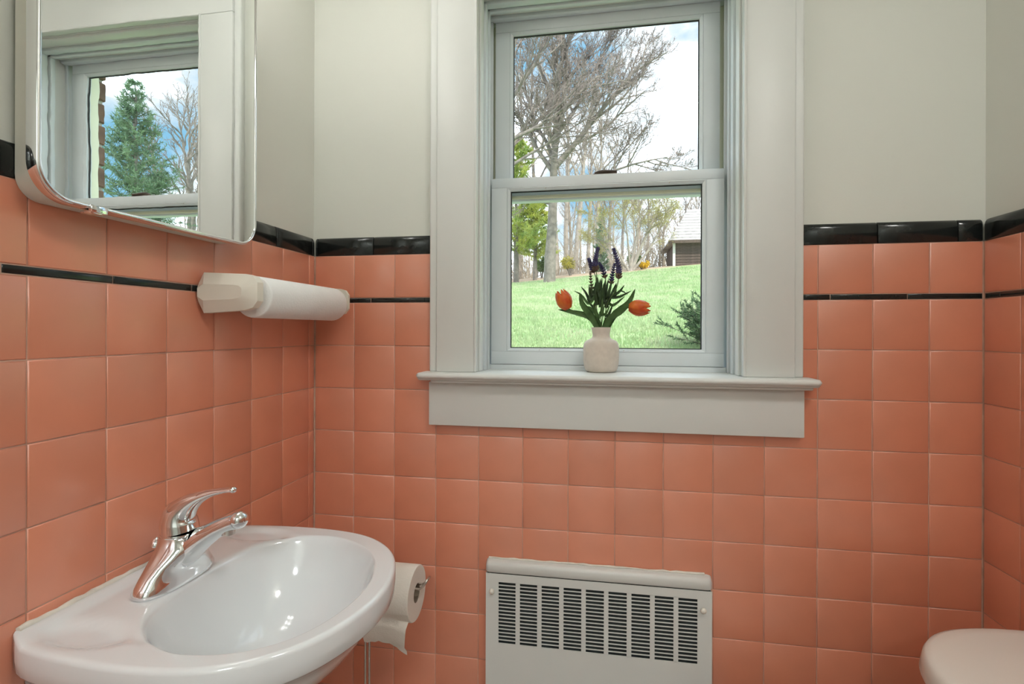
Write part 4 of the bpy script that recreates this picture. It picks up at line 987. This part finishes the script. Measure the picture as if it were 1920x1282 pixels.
conifer('pine_tree', 'sunlit yellow-green pine at the left edge of the window view', X(968, 24), 24, 7.2, 1.9, 101, 'pine', 24, 7, 60, 0.22, 0.022, 0.22, 0.25, 0.55)
conifer('pine_tree', 'smaller yellow-green pine beside the larger one, before the bare trunks', X(1003, 25), 25, 5.0, 1.3, 102, 'pine', 20, 7, 55, 0.20, 0.022, 0.25, 0.2, 0.6)
conifer('slim_evergreen', 'slender dark evergreen standing behind the vase of flowers', X(1126, 29), 29, 3.6, 0.5, 103, 'spruce', 22, 6, 30, 0.12, 0.02, 0.03, 0.5, 0.7)
shrub('evergreen_shrub', 'small round dark green shrub at the lawn edge', X(1016, 26.5), 26.5, 0.45, 1.15, 111, 'shrub', 2200, 0.06)
shrub('yellow_shrub', 'small airy yellow-green tree at the lawn edge beside the shrub', X(1070, 26.5), 26.5, 0.62, 1.0, 112, 'yellow_leaf', 1100, 0.06, 9, 0.4)
shrub('green_shrub', 'low green shrub at the foot of the budding tree', X(1187, 26.8), 26.8, 0.40, 0.8, 113, 'shrub', 1600, 0.06)
shrub('forsythia_bush', 'low bush with golden yellow blossom on the lawn edge', X(1204, 26.6), 26.6, 0.45, 0.42, 114, 'forsythia', 1100, 0.05)
for k, (px, Y, h) in enumerate(((1222, 30, 2.4), (1240, 31, 2.6), (1255, 30, 2.2), (1205, 32, 2.3), (985, 30, 1.6), (1095, 31, 1.6), (1155, 31, 1.8))):
    bare_tree('brush_thicket', 'leafless brown brush thicket ' + ['below the shed roof, left of the other two', 'just left of the shed, in the middle of three', 'touching the left corner of the shed', 'right of the budding tree trunk', 'under the yellow-green pines at the left', 'between the pale trunks left of the vase', 'just left of the budding tree trunk'][k], X(px, Y), Y, h, 0.03, 130 + k, counts=(7, 5, 3), ratio=0.45, spread=0.5, bark='twig_pale', twig='twig_pale', first=0.1, rmin=0.007,
              multi=[(Vector((random.Random(k * 9 + j).uniform(-.5, .5), 0, 1)), h * random.Random(k + j).uniform(.7, 1.1), 0.022) for j in range(6)], group='brush at the edge of the woods')

# ---- juniper close to the window on the right
rg = random.Random(150); jx, jy = X(1372, 5.0), 5.0
base = Vector((jx, jy, ground_z(jx, jy) - 0.02))
jt = thing('juniper_bush', base, 'feathery dark green juniper at the lower right of the window view', 'shrub')
jb = MB(); lv, lf = [], []
for k in range(170):
    a = rg.uniform(0, 6.28); l = rg.uniform(0.30, 0.74); d = Vector((math.cos(a) * 0.75, math.sin(a) * 0.75, rg.uniform(0.25, 1.7)))
    p2, _ = branch_pts(rg, base + Vector((rg.uniform(-.15, .15), rg.uniform(-.15, .15), 0)), d, l, 5, 0.12, 0.03)
    chain(jb, p2, 0.007, 0.002, 3)
    for _ in range(9):
        qq, dd = sample(p2, rg.uniform(0.25, 1.0)); p3, _ = branch_pts(rg, qq, dd + rvec(rg) * 0.7, l * 0.22, 3, 0.1, 0.04)
        needles(lv, lf, rg, p3, 44, 0.040, 0.0050, 0.9)
o = jb.build('branches', M['bark'], jt, 0); o['kind'] = 'stuff'
o = MB().add(lv, lf).build('needles', M['juniper'], jt, 0); o['kind'] = 'stuff'

# ---- trees to the right of the house, seen in the mirror
conifer('spruce_tree', 'pointed green spruce with a bare leader, seen in the mirror', 13.0, 12.0, 6.2, 1.75, 160, 'spruce', 34, 8, 60, 0.15, 0.013, 0.03, 0.55, 0.75, tipbare=0.16)
for k, (x, y, h) in enumerate(((14.1, 15.4, 6.2), (15.7, 17.0, 6.8), (15.8, 15.9, 5.6), (16.4, 18.4, 6.6))):
    bare_tree('bare_tree', 'leafless tree seen in the mirror, ' + ['nearest behind the spruce', 'second to the right behind the spruce', 'half hidden by the spruce top', 'farthest right beside the cut of the reflection'][k], x, y, h, 0.11, 170 + k, counts=(16, 8, 6), ratio=0.40, spread=0.6, first=0.2, rmin=0.006, group='bare trees behind the spruce')

# ---- the far woods: an uncountable tangle of trunks and twigs
rg = random.Random(77); dw = MB()
for k in range(150):
    y = rg.uniform(40, 60); x = 0.7 + (y + 1.2) * rg.uniform(-0.42, 1.15); h = rg.uniform(7, 13) * (1 if x < 6 else 0.75); b0 = Vector((x, y, ground_z(x, y) - 0.2))
    pts, _ = branch_pts(rg, b0, Vector((rg.uniform(-.06, .06), 0, 1)), h, 5, 0.05, 0.02); chain(dw, pts, rg.uniform(0.07, 0.16), 0.02, 4)
    for i in range(22):
        q, d = sample(pts, rg.uniform(0.12, 0.98)); l = rg.uniform(0.8, 2.6); p2, _ = branch_pts(rg, q, d + rvec(rg) * 0.9, l, 3, 0.2, 0.08); chain(dw, p2, 0.025, 0.010, 3)
        for j in range(5):
            q2, d2 = sample(p2, rg.uniform(0.2, 0.95)); p3, _ = branch_pts(rg, q2, d2 + rvec(rg) * 0.8, l * 0.5, 2, 0.2, 0.08); chain(dw, p3, 0.013, 0.007, 3)
for k in range(420):
    y = rg.uniform(30.5, 44); x = 0.7 + (y + 1.2) * rg.uniform(-0.42, 1.15); b0 = Vector((x, y, ground_z(x, y) - 0.1)); h = rg.uniform(0.8, 2.6)
    for i in range(6):
        p2, _ = branch_pts(rg, b0 + Vector((rg.uniform(-.4, .4), rg.uniform(-.4, .4), 0)), Vector((rg.uniform(-.6, .6), rg.uniform(-.6, .6), 1)), h, 3, 0.2, 0.05); chain(dw, p2, 0.016, 0.008, 3)
        for j in range(6):
            q2, d2 = sample(p2, rg.uniform(0.1, 0.95)); p3, _ = branch_pts(rg, q2, d2 + rvec(rg) * 0.8, h * 0.45, 2, 0.2, 0.06); chain(dw, p3, 0.012, 0.007, 3)
tag(dw.build('distant_woods', M['twig_pale'], None, 0), 'pale tangle of far leafless woods behind the nearer trees', 'woods', kind='stuff')
# ---- shed on the hill
SHY = 27.5; sx0 = X(1264, SHY); sz0 = ground_z(sx0, SHY) - 0.25; szt = at(1290, 455, SHY).z
shed = thing('shed', (sx0, SHY, sz0), 'dark brown shingled shed with a grey roof on the hill', 'shed')
W_, D_ = 5.0, 3.6
MB().box((sx0 + 0.03, SHY + 0.03, sz0), (sx0 + W_, SHY + D_, szt)).build('wall', M['shingle_wall'], shed, 0)
nb = int((szt - sz0) / 0.16)
bd = MB().add([(0, 0, 0), (W_, 0, 0), (W_, 0.028, 0.17), (0, 0.028, 0.17), (0, 0.03, 0), (W_, 0.03, 0)], [(0, 1, 2, 3), (0, 4, 5, 1), (0, 3, 4), (1, 5, 2)]).mesh('siding_board', 0); bd.materials.append(M['shingle_wall'])
for k in range(nb + 1):
    o = bpy.data.objects.new('siding_board', bd); place(o, shed); o.location = (0, 0, k * (szt - sz0 - 0.12) / nb)
MB().box((sx0 - 0.07, SHY - 0.02, sz0), (sx0 + 0.06, SHY + 0.06, szt)).build('corner_trim', M['shed_trim'], shed, 0)
MB().box((sx0 - 0.35, SHY - 0.38, szt - 0.06), (sx0 + W_ + 0.3, SHY - 0.33, szt + 0.10)).build('fascia', M['shingle_wall'], shed, 0)
RH = 2.1; RD = D_ / 2 + 0.35; nc = 11
MB().add([(sx0 - 0.3, SHY - 0.35, szt + 0.05), (sx0 + W_ + 0.3, SHY - 0.35, szt + 0.05), (sx0 + W_ + 0.3, SHY - 0.35 + RD, szt + 0.05 + RH), (sx0 + 1.0, SHY - 0.35 + RD, szt + 0.05 + RH),
          (sx0 - 0.3, SHY - 0.35 + 2 * RD, szt + 0.05), (sx0 + W_ + 0.3, SHY - 0.35 + 2 * RD, szt + 0.05)], [(0, 1, 2, 3), (0, 3, 4), (4, 3, 2, 5), (0, 4, 5, 1), (1, 5, 2)]).build('roof', M['roof'], shed, 0)
for k in range(nc):
    f0, f1 = k / nc, (k + 1.08) / nc
    xl0, xl1 = sx0 - 0.32 + 1.30 * f0, sx0 - 0.32 + 1.30 * min(f1, 1)
    ya, yb, za, zb = SHY - 0.37 + RD * f0, SHY - 0.35 + RD * min(f1, 1), szt + 0.09 + RH * f0, szt + 0.065 + RH * min(f1, 1)
    MB().add([(xl0, ya, za), (sx0 + W_ + 0.3, ya, za), (sx0 + W_ + 0.3, yb, zb), (xl1, yb, zb), (xl0, ya + 0.01, za - 0.035), (sx0 + W_ + 0.3, ya + 0.01, za - 0.035)], [(0, 1, 2, 3), (4, 5, 1, 0), (0, 3, 4), (1, 5, 2), (4, 3, 2, 5)]).build('shingle_course', M['roof'], shed, 0)
